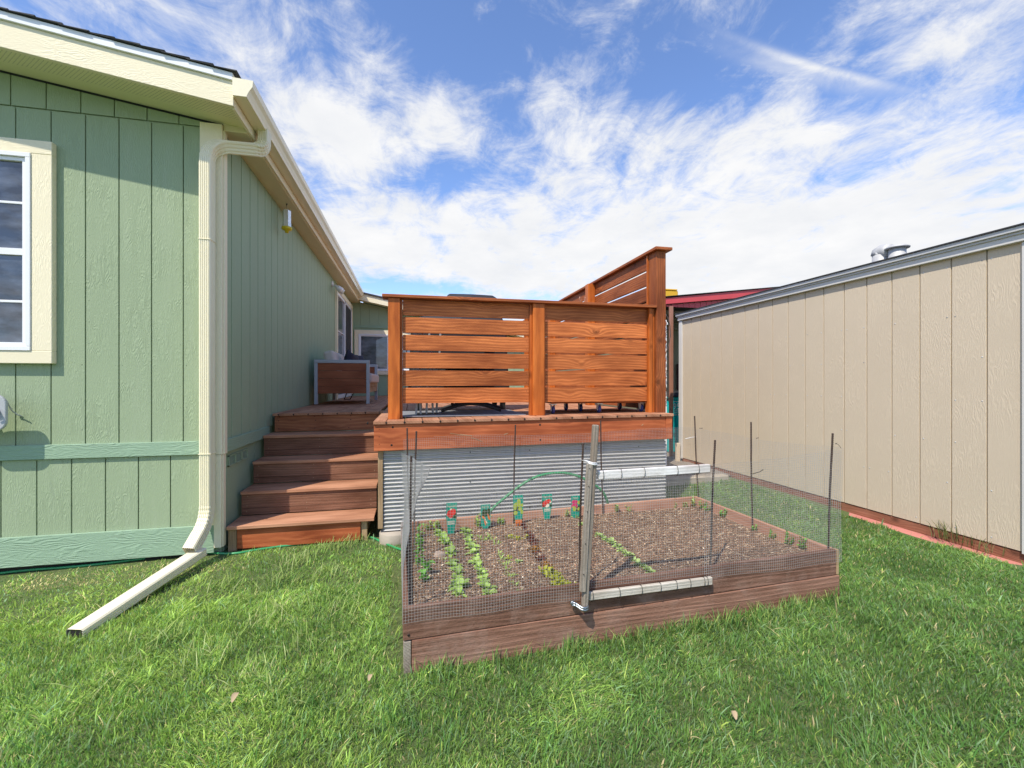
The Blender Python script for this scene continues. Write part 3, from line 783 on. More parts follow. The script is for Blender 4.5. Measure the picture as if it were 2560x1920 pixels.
# covered grill behind the front screen
gr=thing('covered_grill','barbecue grill under a black fabric cover, its top showing over the front screen','grill',(.55,4.7,.93))
gx0=PY(1110,745,4.7).x; gx1=PY(1246,745,4.7).x; gzt=PY(1170,737,4.7).z
def loft(mb,secs):
    n=len(secs[0]); vs=[p for s in secs for p in s]; fs=[]
    for i in range(len(secs)-1):
        for k in range(n): fs.append((i*n+k,i*n+(k+1)%n,(i+1)*n+(k+1)%n,(i+1)*n+k))
    fs.append(tuple(range(n-1,-1,-1))); fs.append(tuple(range((len(secs)-1)*n,len(secs)*n)))
    mb.add(vs,fs,None,False)
def rs(x0,x1,y0,y1,z,j=.012):
    out=[]
    for (a,b) in [(x0,y0),((x0+x1)/2,y0-.01),(x1,y0),(x1+.01,(y0+y1)/2),(x1,y1),((x0+x1)/2,y1+.01),(x0,y1),(x0-.01,(y0+y1)/2)]:
        out.append(Vector((a+random.uniform(-j,j),b+random.uniform(-j,j),z+random.uniform(-j,j)*.5)))
    return out
mb=MB(); loft(mb,[rs(-.02,.98,4.5,5.1,1.10),rs(.0,.96,4.5,5.1,1.45),rs(.0,.96,4.5,5.1,1.80),rs(.03,.93,4.52,5.08,1.86),rs(gx0-.01,gx1+.01,4.55,5.05,1.95),rs(gx0,gx1,4.6,5.0,gzt-.07),rs(gx0+.05,gx1-.07,4.66,4.95,gzt,.003)])
mb.build('cover',M['black'],gr,.02,seg=3)
bxs('leg',M['rubber'],gr,0,*[(x,x+.05,y,y+.05,.95,1.12) for x in (.05,.9) for y in (4.55,5.02)])
# rocking chair base: curved black rockers, seen below the slats
rk=thing('rocking_chair','black metal rocking chair, curved rocker seen under the front screen','chair',(.5,4.15,.93))
for yy in (3.98,4.38):
    mb=MB(); a=PY(1103,1030,yy); b=PY(1252,1033,yy); pts=[]
    for k in range(15):
        q=k/14; pts.append((a.x+(b.x-a.x)*q,yy,.975+.062*math.sin(math.pi*q)))
    mb.tube(pts,.013,8); mb.build('rocker',M['black'],rk)
mb=MB(); 
for x in (.35,.6): 
    for yy in (3.98,4.38): mb.tube([(x,yy,1.03),(x,yy,1.36)],.012,8)
mb.box(.22,.72,3.98,4.40,1.36,1.39); mb.box(.24,.70,4.37,4.40,1.39,1.84); mb.build('seat',M['black'],rk)
# stacked grey folding chairs
fc=thing('folding_chairs','grey slatted folding chair legs leaning together behind the left post','folding chairs',(.05,4.0,.93))
mb=MB()
for k,(u,tl) in enumerate(((1040,.06),(1052,-.05),(1066,.03),(1082,-.02),(1091,.04))):
    p=PY(u,1030,3.95+.04*k); mb.beam((p.x+tl,3.95+.04*k,1.75),(p.x,3.95+.04*k,.945),.028,.018)
mb.build('legs',M['steel'],fc,.002)
mb=MB()
for k in range(3):
    p=PY(1048+k*18,1034,3.93+.05*k); mb.box(p.x-.03,p.x+.035,3.9+.05*k,4.2,.935,.952)
mb.build('feet',M['rubber'],fc)
mb=MB(); mb.box(-.12,.98,3.82,4.52,.941,.949); o=mb.build('outdoor_mat',M['mat'],None); tag(o,'thin grey outdoor mat on the deck under the rocking chair','mat')
# rolling plant dolly
dl=thing('rolling_dolly','low wooden platform on blue wheeled casters behind the right slats','dolly',(1.7,4.05,.945))
mb=MB(); mb.box(1.22,2.14,3.84,4.40,1.038,1.075); mb.build('platform',M['fence_dark'],dl,.002)
def caster(u,y):
    x=PY(u,1020,y).x; zb=DZ(x)
    mb=MB(); mb.lathe([(0,-.013),(.030,-.013),(.036,-.007),(.036,.007),(.030,.013),(0,.013)],(x,y,zb+.036),16,axis='x'); w=mb.build('caster',M['blue'],dl)
    mb=MB(); 
    for s in (-.015,.013): mb.prism([(x+s,y-.012,zb+.026),(x+s,y+.012,zb+.026),(x+s,y+.03,zb+.082),(x+s,y-.022,zb+.082)],(.002,0,0))
    mb.box(x-.028,x+.028,y-.03,y+.03,zb+.083,zb+.09); mb.lathe([(0,-.018),(.007,-.018),(.007,.018),(0,.018)],(x,y,zb+.031),8,axis='x')
    mb.build('fork',M['zinc'],w)
for u,y in ((1382,3.87),(1497,3.87),(1603,3.87),(1415,4.30),(1451,4.1),(1549,4.25)): caster(u,y)
# small bag with print lying on the deck
# ------------------------------------------------------------------ shed
SHX=3.80; sya,syb=2.02,5.80
shed=thing('garden_shed','long tan grooved siding shed with grey eave trim at the right','shed',(SHX,4,.1))
SZ0=.148; SZ1=2.19
mb=MB()
yy=sya+.06
g0=PX(2467,900,SHX).y; pitch=(PX(1728.5,900,SHX).y-g0)/16
strips_y(mb,sya+.03,syb-.03,SHX,SZ0,SZ1,g0,th=.008,pitch=pitch,gap=.009,face=-1)
mb.m=2; mb.box(SHX+.008,SHX+.06,sya+.02,syb-.01,SZ0,SZ1,ax=2); mbw=mb
bxs('wall',M['shed'],shed,0,(SHX+.061,6.2,syb-.05,syb-.012,SZ0,SZ1,2),(SHX+.061,6.2,sya+.02,sya+.06,SZ0,SZ1,2),(6.15,6.2,sya+.07,syb-.06,SZ0,SZ1,2))
bxs('corner_trim',M['shed_trim'],shed,.002,(SHX-.018,SHX-.001,syb-.062,syb+.0,SZ0-.01,SZ1-.07),(SHX-.016,SHX+.05,syb+.001,syb+.018,SZ0-.01,SZ1-.07),(SHX-.018,SHX-.001,sya-.02,sya+.05,SZ0-.01,SZ1-.07))
mb=MB()
mb.box(SHX-.034,SHX-.001,sya-.1,syb+.02,SZ1-.068,SZ1-.001); mb.build('fascia',M['shed_trim'],shed,.003)
mb=MB(); mb.box(SHX-.045,SHX-.0345,sya-.1,syb+.03,SZ1-.022,SZ1+.022); mb.box(SHX-.060,SHX-.0455,sya-.1,syb+.034,SZ1-.004,SZ1+.026); mb.build('drip_edge',M['drip'],shed,.0015)
mb=MB(); mb.prism([(SHX-.07,sya-.12,SZ1+.027),(5.1,sya-.12,SZ1+.25),(6.4,sya-.12,SZ1+.02),(6.4,sya-.12,SZ1+.035),(5.1,sya-.12,SZ1+.262),(SHX-.07,sya-.12,SZ1+.036)],(0,syb-sya+.16,0)); mb.build('roof',M['shingle'],shed)
mb=mbw; mb.m=1
for i in range(110):
    y=g0+pitch*random.randint(-1,16)+random.choice([-.025,.025]); 
    if sya<y<syb: mb.lathe([(0,-.0012),(.006,-.001),(.005,.001),(0,.001)],(SHX,y,random.choice([SZ0+.04,SZ1-.13,.5,.8,1.1,1.4,1.7])),7,axis='x')
mb.build('wall',[M['shed'],M['drip'],plain('groove_tan',(.36,.28,.19),.8)],shed,.002,'long tan siding wall with dark nail dots')
mb=MB(); mb.box(SHX+.006,SHX+.10,sya+.02,syb-.03,.02,SZ0-.006); mb.build('skid_beam',M['beam'],shed,.004)
# roof vents
p=PX(2203,645,4.55); zb=SZ1+.03+.19*(4.55-SHX)
mb=MB(); zt=PX(2203,616,4.55).z; y=p.y
mb.lathe([(.10,zb-.05),(.075,zb+.03),(.072,zt-.09),(0,zt-.09)],(4.55,y,0),20)
v=mb.build('vent_hood',M['vent'],shed,0,'round hooded galvanised roof vent')
mb=MB()
sec=[]
for k in range(9):      # hood: tube bending over
    a=R(90*k/8); c=Vector((4.55,y-.055+.055*math.cos(a),zt-.09+.055*math.sin(a)*.5)); sec.append(c)
mb.tube([(4.55,y+.015,zt-.09),(4.55,y+.01,zt-.06),(4.55,y-.01,zt-.055),(4.55,y-.05,zt-.062),(4.55,y-.085,zt-.068)],[.072,.072,.070,.068,.066],18)
mb.lathe([(0,-.0),(.058,-.0),(.058,.004),(0,.004)],(4.55,y-.088,zt-.068),18,axis='y')
mb.build('hood',M['vent'],v)
y2=PX(2243,640,4.55).y; zt=PX(2243,613,4.55).z
mb=MB(); mb.lathe([(.085,zb-.06),(.07,zb+.0),(.068,zt-.03),(.0,zt-.03)],(4.55,y2,0),20); v=mb.build('vent_cap',M['vent'],shed,0,'round galvanised roof vent with flat cap')
mb=MB(); mb.lathe([(0,zt-.03),(.095,zt-.034),(.098,zt-.024),(.07,zt-.008),(0,zt)],(4.55,y2,0),24); mb.build('cap',M['vent'],v)
# paving strip (red) at the shed base
mb=MB(); n=60; vs=[];fs=[]
for i in range(n+1):
    y=1.8+(6.0-1.8)*i/n; xo=SHX-.085+.018*noise.noise(Vector((y*1.2,0,0)))+.006*noise.noise(Vector((y*7,0,0)))
    for (x,z) in ((xo,-.05),(xo,.060),(xo+.012,.066),(SHX+.02,.070),(SHX+.02,-.05)): vs.append((x,y,z))
for i in range(n):
    for k in range(4): fs.append((i*5+k,i*5+k+1,i*5+k+6,i*5+k+5))
mb.add(vs,fs,None,False); mb.build('pavement',M['red_paving'],kind='structure')
# board leaning at the far shed corner
mb=MB(); mb.box(3.70,3.76,5.74,5.78,.06,.36); o=mb.build('scrap_board',M['shed'],None,.004); tag(o,'short beige scrap board standing at the far corner of the shed','board')
# gravel and concrete edging between deck and shed
mb=MB(); mb.box(2.35,3.66,4.60,4.72,.02,.13); o=mb.build('edging',M['concrete'],None,.01); tag(o,'pale concrete edging strip between the deck and the shed','edging')
mb=MB(); vs=[];fs=[];n=24
for j in range(n+1):
    for i in range(n+1):
        x=2.2+2.2*i/n; y=4.75+4*j/n; vs.append((x,y,.105+.015*noise.noise(Vector((x*6,y*6,0)))))
mb.add(vs,[(j*(n+1)+i,j*(n+1)+i+1,(j+1)*(n+1)+i+1,(j+1)*(n+1)+i) for j in range(n) for i in range(n)]); mb.build('gravel_path',M['gravel'],kind='structure')

# ------------------------------------------------------------------ carport, bin, post, trellis behind
cp=thing('carport','carport with red metal fascia and brown post behind the shed','carport',(3.9,6.3,.1))
y=6.25
A0=PY(1655,746,y); A1=PY(1990,716,y); 
def band(y0,y1,pts_lo,pts_hi,mat,nm,par,lab=None):
    mb=MB(); (a,za),(b,zb)=pts_lo; (_,zc),(_,zd)=pts_hi
    vs=[(a,y0,za),(b,y0,zb),(b,y0,zd),(a,y0,zc),(a,y1,za),(b,y1,zb),(b,y1,zd),(a,y1,zc)]
    mb.add(vs,[(0,1,2,3),(5,4,7,6),(4,0,3,7),(1,5,6,2),(3,2,6,7),(4,5,1,0)]); return mb.build(nm,mat,par,.003,lab)
B0=PY(1600,766,y); B1=PY(1990,736,y)
xa,xb=A0.x,A1.x
band(y,y+.05,((xa,PY(1655,761,y).z),(xb,PY(1990,733,y).z)),((xa,PY(1655,746,y).z),(xb,PY(1990,714,y).z)),M['red_roof'],'fascia',cp)
# ribbed lower valance
mb=MB(); zl=PY(1663,762,y+.1).z
k=0; x=xa
while x<xb:
    zt=PY(1655,761,y).z+(PY(1990,733,y).z-PY(1655,761,y).z)*(x-xa)/(xb-xa)
    zl2=PY(1663,761,y).z-.004
    mb.box(x,x+.085,y+.052,y+.06,zl2-.02,max(zl2-.01,zt-.003)); mb.box(x+.086,x+.1,y+.056,y+.064,zl2-.02,max(zl2-.01,zt-.003))
    x+=.102
mb.build('valance',M['red_roof'],cp)
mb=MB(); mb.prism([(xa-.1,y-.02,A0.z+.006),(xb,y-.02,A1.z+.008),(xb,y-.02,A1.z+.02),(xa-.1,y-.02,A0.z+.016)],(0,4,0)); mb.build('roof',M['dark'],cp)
mb=MB()
for k in range(7): mb.box(xa,xb,y+.3+k*.5,y+.36+k*.5,PY(1663,772,y).z-.02-.0*k,PY(1663,772,y).z+.03)
mb.build('rafters',M['olive'],cp)
p=PY(1677,900,6.15); mb=MB(); mb.box(p.x-.022,p.x+.026,6.12,6.17,.1,PY(1677,766,6.15).z); mb.build('post',M['postbrown'],cp,.003)
ob=thing('outbuilding','shaded olive wall of the outbuilding under the carport roof','outbuilding',(5,8.5,.1))
mb=MB(); strips_x(mb,3.6,8,8.6,.1,2.72,3.6,pitch=.2032); mb.box(3.6,8,8.617,11,.1,2.72); mb.build('wall',M['olive'],ob)
mb=MB(); pd=PY(1697,900,8.55); mb.box(pd.x-.02,pd.x+.9,8.55,8.59,.1,PY(1697,910,8.55).z); mb.build('door',plain('maroon_door',(.05,.01,.012),.6),ob)
yb=thing('yellow_structure','plain yellow boxy top rising behind the red carport fascia','structure',(10,15,0))
pa=PY(1640,724,15.); pb=PY(1696,724,15.); mb=MB(); mb.box(pa.x,pb.x,15,15.6,0,pa.z); mb.build('panel',M['yellow'],yb,.03)
mb=MB(); mb.box(pa.x,pb.x-.05,14.98,15.62,pa.z+.001,pa.z+.05); mb.build('cap',M['yellow'],yb,.01)
# white post with scrolled metal vine
wp=thing('porch_post','white square post seen beside the tall cedar corner post','post',(3.4,5.55,.1))
p=PY(1660,900,5.5); mb=MB(); mb.box(p.x-.06,p.x+.045,5.5,5.6,.1,PY(1665,800,5.5).z); mb.box(p.x-.07,p.x+.055,5.49,5.61,PY(1665,812,5.5).z,PY(1665,806,5.5).z); mb.build('post_body',M['white'],wp,.003)
tv=thing('metal_vine','bronze scrolled metal vine with copper leaves on the white post','garden ornament',(3.4,5.48,1.0))
mb=MB(); 
def P5(u,v): return PY(u,v,5.47)
mb.tube([P5(1661,780),P5(1670,796),P5(1675,815),P5(1676,840),P5(1671,865),P5(1663,888),P5(1660,900)],.006,6)
for cv in (829,930,1000):
    c=P5(1664,cv); pts=[]
    for k in range(22):
        a=k*.5; r=.028*(1-k/30); pts.append((c.x+r*math.cos(a),c.y,c.z+r*1.1*math.sin(a)))
    mb.tube(pts,.004,5)
mb.tube([P5(1660,950),P5(1667,975),P5(1672,1000),P5(1676,1025)],.006,6); mb.tube([P5(1660,960),P5(1669,985),P5(1675,1010)],.005,6)
mb.build('scroll',M['iron'],tv)
for (u,v) in ((1664,855),(1663,902),(1663,945),(1662,976),(1664,808)):
    mb=MB(); c=P5(u,v); vs=[c+Vector(q) for q in ((0,0,-.04),(.016,-.006,0),(0,0,.035),(-.016,-.006,0),(0,-.004,0))]
    mb.add(vs,[(0,1,4),(1,2,4),(2,3,4),(3,0,4)]); mb.build('leaf',M['rust_leaf'],tv)
# bin
bn_=thing('wheeled_bin','teal wheeled rubbish bin with dark lid beside the shed corner','bin',(4.1,6.55,.1))
by=6.42; bx0=PY(1668,1050,by).x; bzt=PY(1690,992,by).z
mb=MB(); loft(mb,[[Vector((bx0+.06,by+.05,.11)),Vector((bx0+.50,by+.05,.11)),Vector((bx0+.50,by+.5,.11)),Vector((bx0+.06,by+.5,.11))],
 [Vector((bx0+.0,by,bzt)),Vector((bx0+.58,by,bzt)),Vector((bx0+.58,by+.6,bzt)),Vector((bx0+.0,by+.6,bzt))]])
for k in range(4): mb.beam((bx0+.06+.13*k+.03,by+.035,.15),(bx0+.03+.15*k,by-.012,bzt-.3),.03,.03)
mb.box(bx0-.02,bx0+.6,by-.02,by+.62,bzt-.03,bzt-.001)
mb.build('body',M['teal'],bn_,.012)
mb=MB(); loft(mb,[[Vector((bx0-.03,by-.04,bzt)),Vector((bx0+.61,by-.04,bzt)),Vector((bx0+.61,by+.63,bzt)),Vector((bx0-.03,by+.63,bzt))],
 [Vector((bx0+.03,by+.04,bzt+.06)),Vector((bx0+.55,by+.04,bzt+.06)),Vector((bx0+.55,by+.55,bzt+.09)),Vector((bx0+.03,by+.55,bzt+.09))]]); mb.build('lid',M['black'],bn_,.015)
def text(body,name,size,loc,mat,parent,rotz=0,ext=.0008,tilt=0):
    cu=bpy.data.curves.new(name,'FONT'); cu.body=body; cu.size=size; cu.extrude=ext; cu.align_x='CENTER'
    o=bpy.data.objects.new('tmp',cu); col.objects.link(o)
    dg=bpy.context.evaluated_depsgraph_get(); me=bpy.data.meshes.new_from_object(o.evaluated_get(dg)); 
    bpy.data.objects.remove(o); Mx=Matrix.Translation(loc)@Matrix.Rotation(rotz,4,'Z')@Matrix.Rotation(R(90)+tilt,4,'X'); me.transform(Mx)
    me.materials.clear(); me.materials.append(mat)
    r=bpy.data.objects.new(name,me); col.objects.link(r); r.parent=parent; r.matrix_parent_inverse=Matrix.Translation(-root_pos(parent)); return r
p=PY(1691,1018,by-.03)
text('95','lettering',.13,(p.x,by-.035,p.z-.03),M['letter'],bn_)
text('GALLONS','lettering',.042,(p.x,by-.033,p.z-.09),M['letter'],bn_); text('CAPACITY','lettering',.036,(p.x,by-.033,p.z-.13),M['letter'],bn_)
mb=MB()
for (a,b,c,d) in ((-.09,.09,.085,.093),(-.09,.09,-.05,-.042),(-.09,-.082,-.05,.093),(.082,.09,-.05,.093)): mb.box(p.x+a,p.x+b,by-.036,by-.033,p.z+c,p.z+d)
mb.build('label_frame',M['letter'],bn_)

# ------------------------------------------------------------------ raised bed
BX0,BX1,BY0,BY1=-.035,2.305,1.955,3.17
# the bed stands turned by 1.7 degrees: it is laid out square and turned about its near left corner
TH=.030; BEDOBJ=[]
def toW(p):
    x,y=p[0]-BX0,p[1]-BY0; return Vector((BX0+x*math.cos(TH)-y*math.sin(TH),BY0+x*math.sin(TH)+y*math.cos(TH),p[2]))
def _bc():
    x,y=-BX0,-BY0; return (BX0+x*math.cos(TH)+y*math.sin(TH),BY0-x*math.sin(TH)+y*math.cos(TH))
CB=_bc()
def rayb(u,v):
    d=ray(u,v); return (d[0]*math.cos(TH)+d[1]*math.sin(TH),-d[0]*math.sin(TH)+d[1]*math.cos(TH),d[2])
def PYb(u,v,y): d=rayb(u,v); t=(y-CB[1])/d[1]; return Vector((CB[0]+d[0]*t,y,CAMZ+d[2]*t))
def PXb(u,v,x): d=rayb(u,v); t=(x-CB[0])/d[0]; return Vector((x,CB[1]+d[1]*t,CAMZ+d[2]*t))
def PZb(u,v,z): d=rayb(u,v); t=(z-CAMZ)/d[2]; return Vector((CB[0]+d[0]*t,CB[1]+d[1]*t,z))
def BZ(x): return .268+.035*(x-BX0)/(BX1-BX0)
bed=thing('raised_bed','raised garden bed of brown composite boards filled with mulch','raised bed',(1.1,2.5,.1)); BEDOBJ.append(bed)
def tbox(mb,x0,x1,y0,y1,d0,d1,ax=0):
    vs=[(x,y,BZ(x)+dz) for x in (x0,x1) for y in (y0,y1) for dz in (d0,d1)]
    gc=[(p[0],p[1],p[2]) if ax==0 else (p[1],p[0],p[2]) for p in vs]
    mb.add(vs,[(0,1,3,2),(4,6,7,5),(0,4,5,1),(2,3,7,6),(0,2,6,4),(1,5,7,3)],gc)
mb=MB(); T=.024
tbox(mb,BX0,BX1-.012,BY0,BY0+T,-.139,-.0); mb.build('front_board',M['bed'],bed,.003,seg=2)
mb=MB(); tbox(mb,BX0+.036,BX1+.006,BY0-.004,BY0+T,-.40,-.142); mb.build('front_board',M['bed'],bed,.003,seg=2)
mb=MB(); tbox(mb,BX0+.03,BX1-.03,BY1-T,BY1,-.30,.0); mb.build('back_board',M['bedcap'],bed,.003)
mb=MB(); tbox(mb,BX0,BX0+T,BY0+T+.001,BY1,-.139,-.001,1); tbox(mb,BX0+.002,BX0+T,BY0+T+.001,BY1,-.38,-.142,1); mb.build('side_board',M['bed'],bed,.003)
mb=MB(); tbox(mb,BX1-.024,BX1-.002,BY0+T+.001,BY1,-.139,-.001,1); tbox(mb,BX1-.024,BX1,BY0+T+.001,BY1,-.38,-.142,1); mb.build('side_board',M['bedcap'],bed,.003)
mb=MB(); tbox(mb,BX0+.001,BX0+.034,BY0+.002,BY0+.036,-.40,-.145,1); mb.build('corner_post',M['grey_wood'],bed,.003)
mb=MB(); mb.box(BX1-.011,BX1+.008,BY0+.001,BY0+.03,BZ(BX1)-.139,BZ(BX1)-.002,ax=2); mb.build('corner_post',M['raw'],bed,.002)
mb=MB(); mb.lathe([(0,-.003),(.006,-.003),(.006,.002),(0,.002)],(BX0+.022,BY0,BZ(0)-.115),8,axis='y'); mb.build('bolt',M['rebar'],bed)
def S(x,y):
    h=.200+.030*(x-BX0)/2.4
    h+=.030*math.exp(-((x-1.05)**2/.10+(y-2.95)**2/.06))+.028*math.exp(-((x-.05)**2/.1+(y-2.0)**2/.1))
    h+=.016*math.exp(-((y-BY0)**2/.03))
    h+=.014*noise.noise(Vector((x*4,y*4,0)))+.007*noise.noise(Vector((x*14,y*14,3)))+.0035*noise.noise(Vector((x*45,y*45,3)))
    return h
mb=MB(); nx_,ny_=260,140; vs=[(BX0+.02+(BX1-BX0-.04)*i/nx_,BY0+.02+(BY1-BY0-.04)*j/ny_) for j in range(ny_+1) for i in range(nx_+1)]
vs=[(x,y,S(x,y)) for x,y in vs]
mb.add(vs,[(j*(nx_+1)+i,j*(nx_+1)+i+1,(j+1)*(nx_+1)+i+1,(j+1)*(nx_+1)+i) for j in range(ny_) for i in range(nx_)],None,True)
mb.build('soil',M['soil'],bed)
# generic coloured blade / chip mesh
def bladefield(name,V,Fq,Cc,mat,parent=None):
    me=bpy.data.meshes.new(name); nv=len(V); nf=len(Fq)
    me.vertices.add(nv); me.vertices.foreach_set('co',V.astype(np.float32).ravel())
    me.loops.add(nf*4 if Fq.shape[1]==4 else nf*3); me.loops.foreach_set('vertex_index',Fq.astype(np.int32).ravel())
    me.polygons.add(nf); k=Fq.shape[1]; me.polygons.foreach_set('loop_start',(np.arange(nf)*k).astype(np.int32)); 
    me.update(calc_edges=True)
    a=me.attributes.new('col','FLOAT_COLOR','POINT'); a.data.foreach_set('color',Cc.astype(np.float32).ravel())
    me.materials.append(mat); me.validate(); o=bpy.data.objects.new(name,me); col.objects.link(o)
    if parent: o.parent=parent; o.matrix_parent_inverse=Matrix.Translation(-root_pos(parent))
    return o
N=44000
cx=np.random.uniform(BX0+.03,BX1-.03,N); cy=np.random.uniform(BY0+.03,BY1-.03,N)
ang=np.random.uniform(0,np.pi,N); thin=np.random.rand(N)<.45+.2*(cx>.9)
L=np.where(thin,np.random.uniform(.010,.045,N),np.random.uniform(.004,.015,N)); W_=np.where(thin,np.random.uniform(.0007,.0016,N),np.random.uniform(.002,.007,N))
tz=np.random.uniform(-.3,.3,N); cz=np.array([S(a,b) for a,b in zip(cx,cy)])+np.random.uniform(.0005,.005,N)
dx,dy=np.cos(ang),np.sin(ang)
V=np.zeros((N,4,3))
for i,(a,b) in enumerate(((-1,-1),(1,-1),(1,1),(-1,1))):
    V[:,i,0]=cx+dx*a*L/2-dy*b*W_/2; V[:,i,1]=cy+dy*a*L/2+dx*b*W_/2; V[:,i,2]=cz+tz*a*L/2+np.random.uniform(-.001,.001,N)
base=np.array([[.22,.13,.075],[.37,.25,.155],[.10,.055,.035],[.54,.42,.27],[.30,.165,.10],[.68,.58,.42]])
ci=np.random.choice(6,N,p=[.28,.22,.24,.10,.12,.04]); C=base[ci]*np.random.uniform(.45,1.9,(N,1))
C=np.repeat(np.hstack([C,np.ones((N,1))])[:,None,:],4,1)
o=bladefield('mulch',V.reshape(-1,3),np.arange(N*4).reshape(-1,4),C.reshape(-1,4),M['chips'],bed); o['kind']='stuff'
# flat stone in the bed
p=PZb(1098,1384,.215); mb=MB(); vs=[]
for k in range(9):
    a=2*math.pi*k/9; r=.035*random.uniform(.75,1.1); vs.append((p.x+r*math.cos(a)*1.2,p.y+r*math.sin(a)*.9,S(p.x,p.y)))
vt=[(x*.8+p.x*.2,y*.8+p.y*.2,z+.022+random.uniform(-.006,.006)) for x,y,z in vs]
mb.add(vs+vt,[(i,(i+1)%9,(i+1)%9+9,i+9) for i in range(9)]+[tuple(range(9,18))]); o=mb.build('stone',M['stone'],None,.004); tag(o,'tan flat stone on the soil between the two leftmost seedling rows','stone'); BEDOBJ.append(o)

# ------------------------------------------------------------------ seedlings
def leafmesh(mb,base,dirv,L,W,droop,fold=.25,n=4,rnd=None,tip=1.0):
    base=Vector(base); d=Vector((dirv[0],dirv[1],0)); d.normalize(); e=dirv[2]; side=Vector((-d.y,d.x,0))
    vs=[];fs=[]
    for i in range(n+1):
        q=i/n; p=base+d*(L*q*math.cos(e))+Vector((0,0,L*(q*math.sin(e)-droop*q*q)))
        w=W*math.sin(math.pi*min(1,(q*.86+.10)))**.8 if i<n else W*.06*tip
        vs+= [p-side*w/2+Vector((0,0,fold*w)),p,p+side*w/2+Vector((0,0,fold*w))]
    for i in range(n):
        k=i*3; fs+=[(k,k+1,k+4,k+3),(k+1,k+2,k+5,k+4)]
    mb.add(vs,fs,None,True,rnd)
def plant_mesh(kind,seed):
    random.seed(seed); mb=MB()
    if kind=='rosette':
        for k in range(11):
            a=2*math.pi*k/11+random.uniform(-.4,.4); leafmesh(mb,(0,0,.0),(math.cos(a),math.sin(a),random.uniform(.35,1.2)),random.uniform(.03,.05),random.uniform(.014,.022),.35)
    elif kind=='pea':
        for s in range(3):
            ox,oy=random.uniform(-.012,.012),random.uniform(-.012,.012); h=random.uniform(.03,.065)
            mb.tube([(ox,oy,0),(ox*1.4,oy*1.4,h*.5),(ox*2,oy*1.6,h)],.0014,5)
            for k in range(6):
                a=random.uniform(0,6.28); z=h*(k+1)/6; leafmesh(mb,(ox*(1+z/h),oy*(1+.6*z/h),z),(math.cos(a),math.sin(a),random.uniform(.2,1.0)),random.uniform(.014,.024),random.uniform(.011,.017),.2)
    elif kind=='big':
        for k in range(12):
            a=random.uniform(0,6.28); z=random.uniform(.0,.05); leafmesh(mb,(random.uniform(-.012,.012),random.uniform(-.012,.012),z),(math.cos(a),math.sin(a),random.uniform(.3,1.3)),random.uniform(.035,.06),random.uniform(.028,.042),.45)
    elif kind=='frilly':
        for k in range(26):
            a=random.uniform(0,6.28); leafmesh(mb,(random.uniform(-.02,.02),random.uniform(-.02,.02),random.uniform(0,.008)),(math.cos(a),math.sin(a),random.uniform(.4,1.4)),random.uniform(.012,.028),random.uniform(.008,.014),.3)
    elif kind=='thin':
        for k in range(9):
            a=random.uniform(0,6.28); leafmesh(mb,(random.uniform(-.012,.012),random.uniform(-.012,.012),0),(math.cos(a),math.sin(a),random.uniform(.5,1.3)),random.uniform(.018,.036),random.uniform(.003,.006),.3)
    me=mb; return mb
_cache={}
def plant(u,v,kind,mat,s,label,group,name='seedling'):
    z=.215; p=PZb(u,v,z); p=PZb(u,v,S(p.x,p.y)); x=min(max(p.x,BX0+.04),BX1-.04); y=min(max(p.y,BY0+.035),BY1-.035)
    key=(kind,mat,random.Random(u*7+v).randint(0,2))
    if key not in _cache:
        st=random.getstate(); mb=plant_mesh(kind,hash(kind)%1000+key[2] if False else len(_cache)*13+5); o=mb.build(name,M[mat]); random.setstate(st); _cache[key]=o.data; new=o
    else:
        new=bpy.data.objects.new(name,_cache[key]); col.objects.link(new)
    new.name=name
    new.location=(x,y,S(x,y)-.002); new.rotation_euler=(0,0,random.uniform(0,6.28)); new.scale=(s,s,s*random.uniform(.9,1.15))
    tag(new,label,'seedling',group); BEDOBJ.append(new)
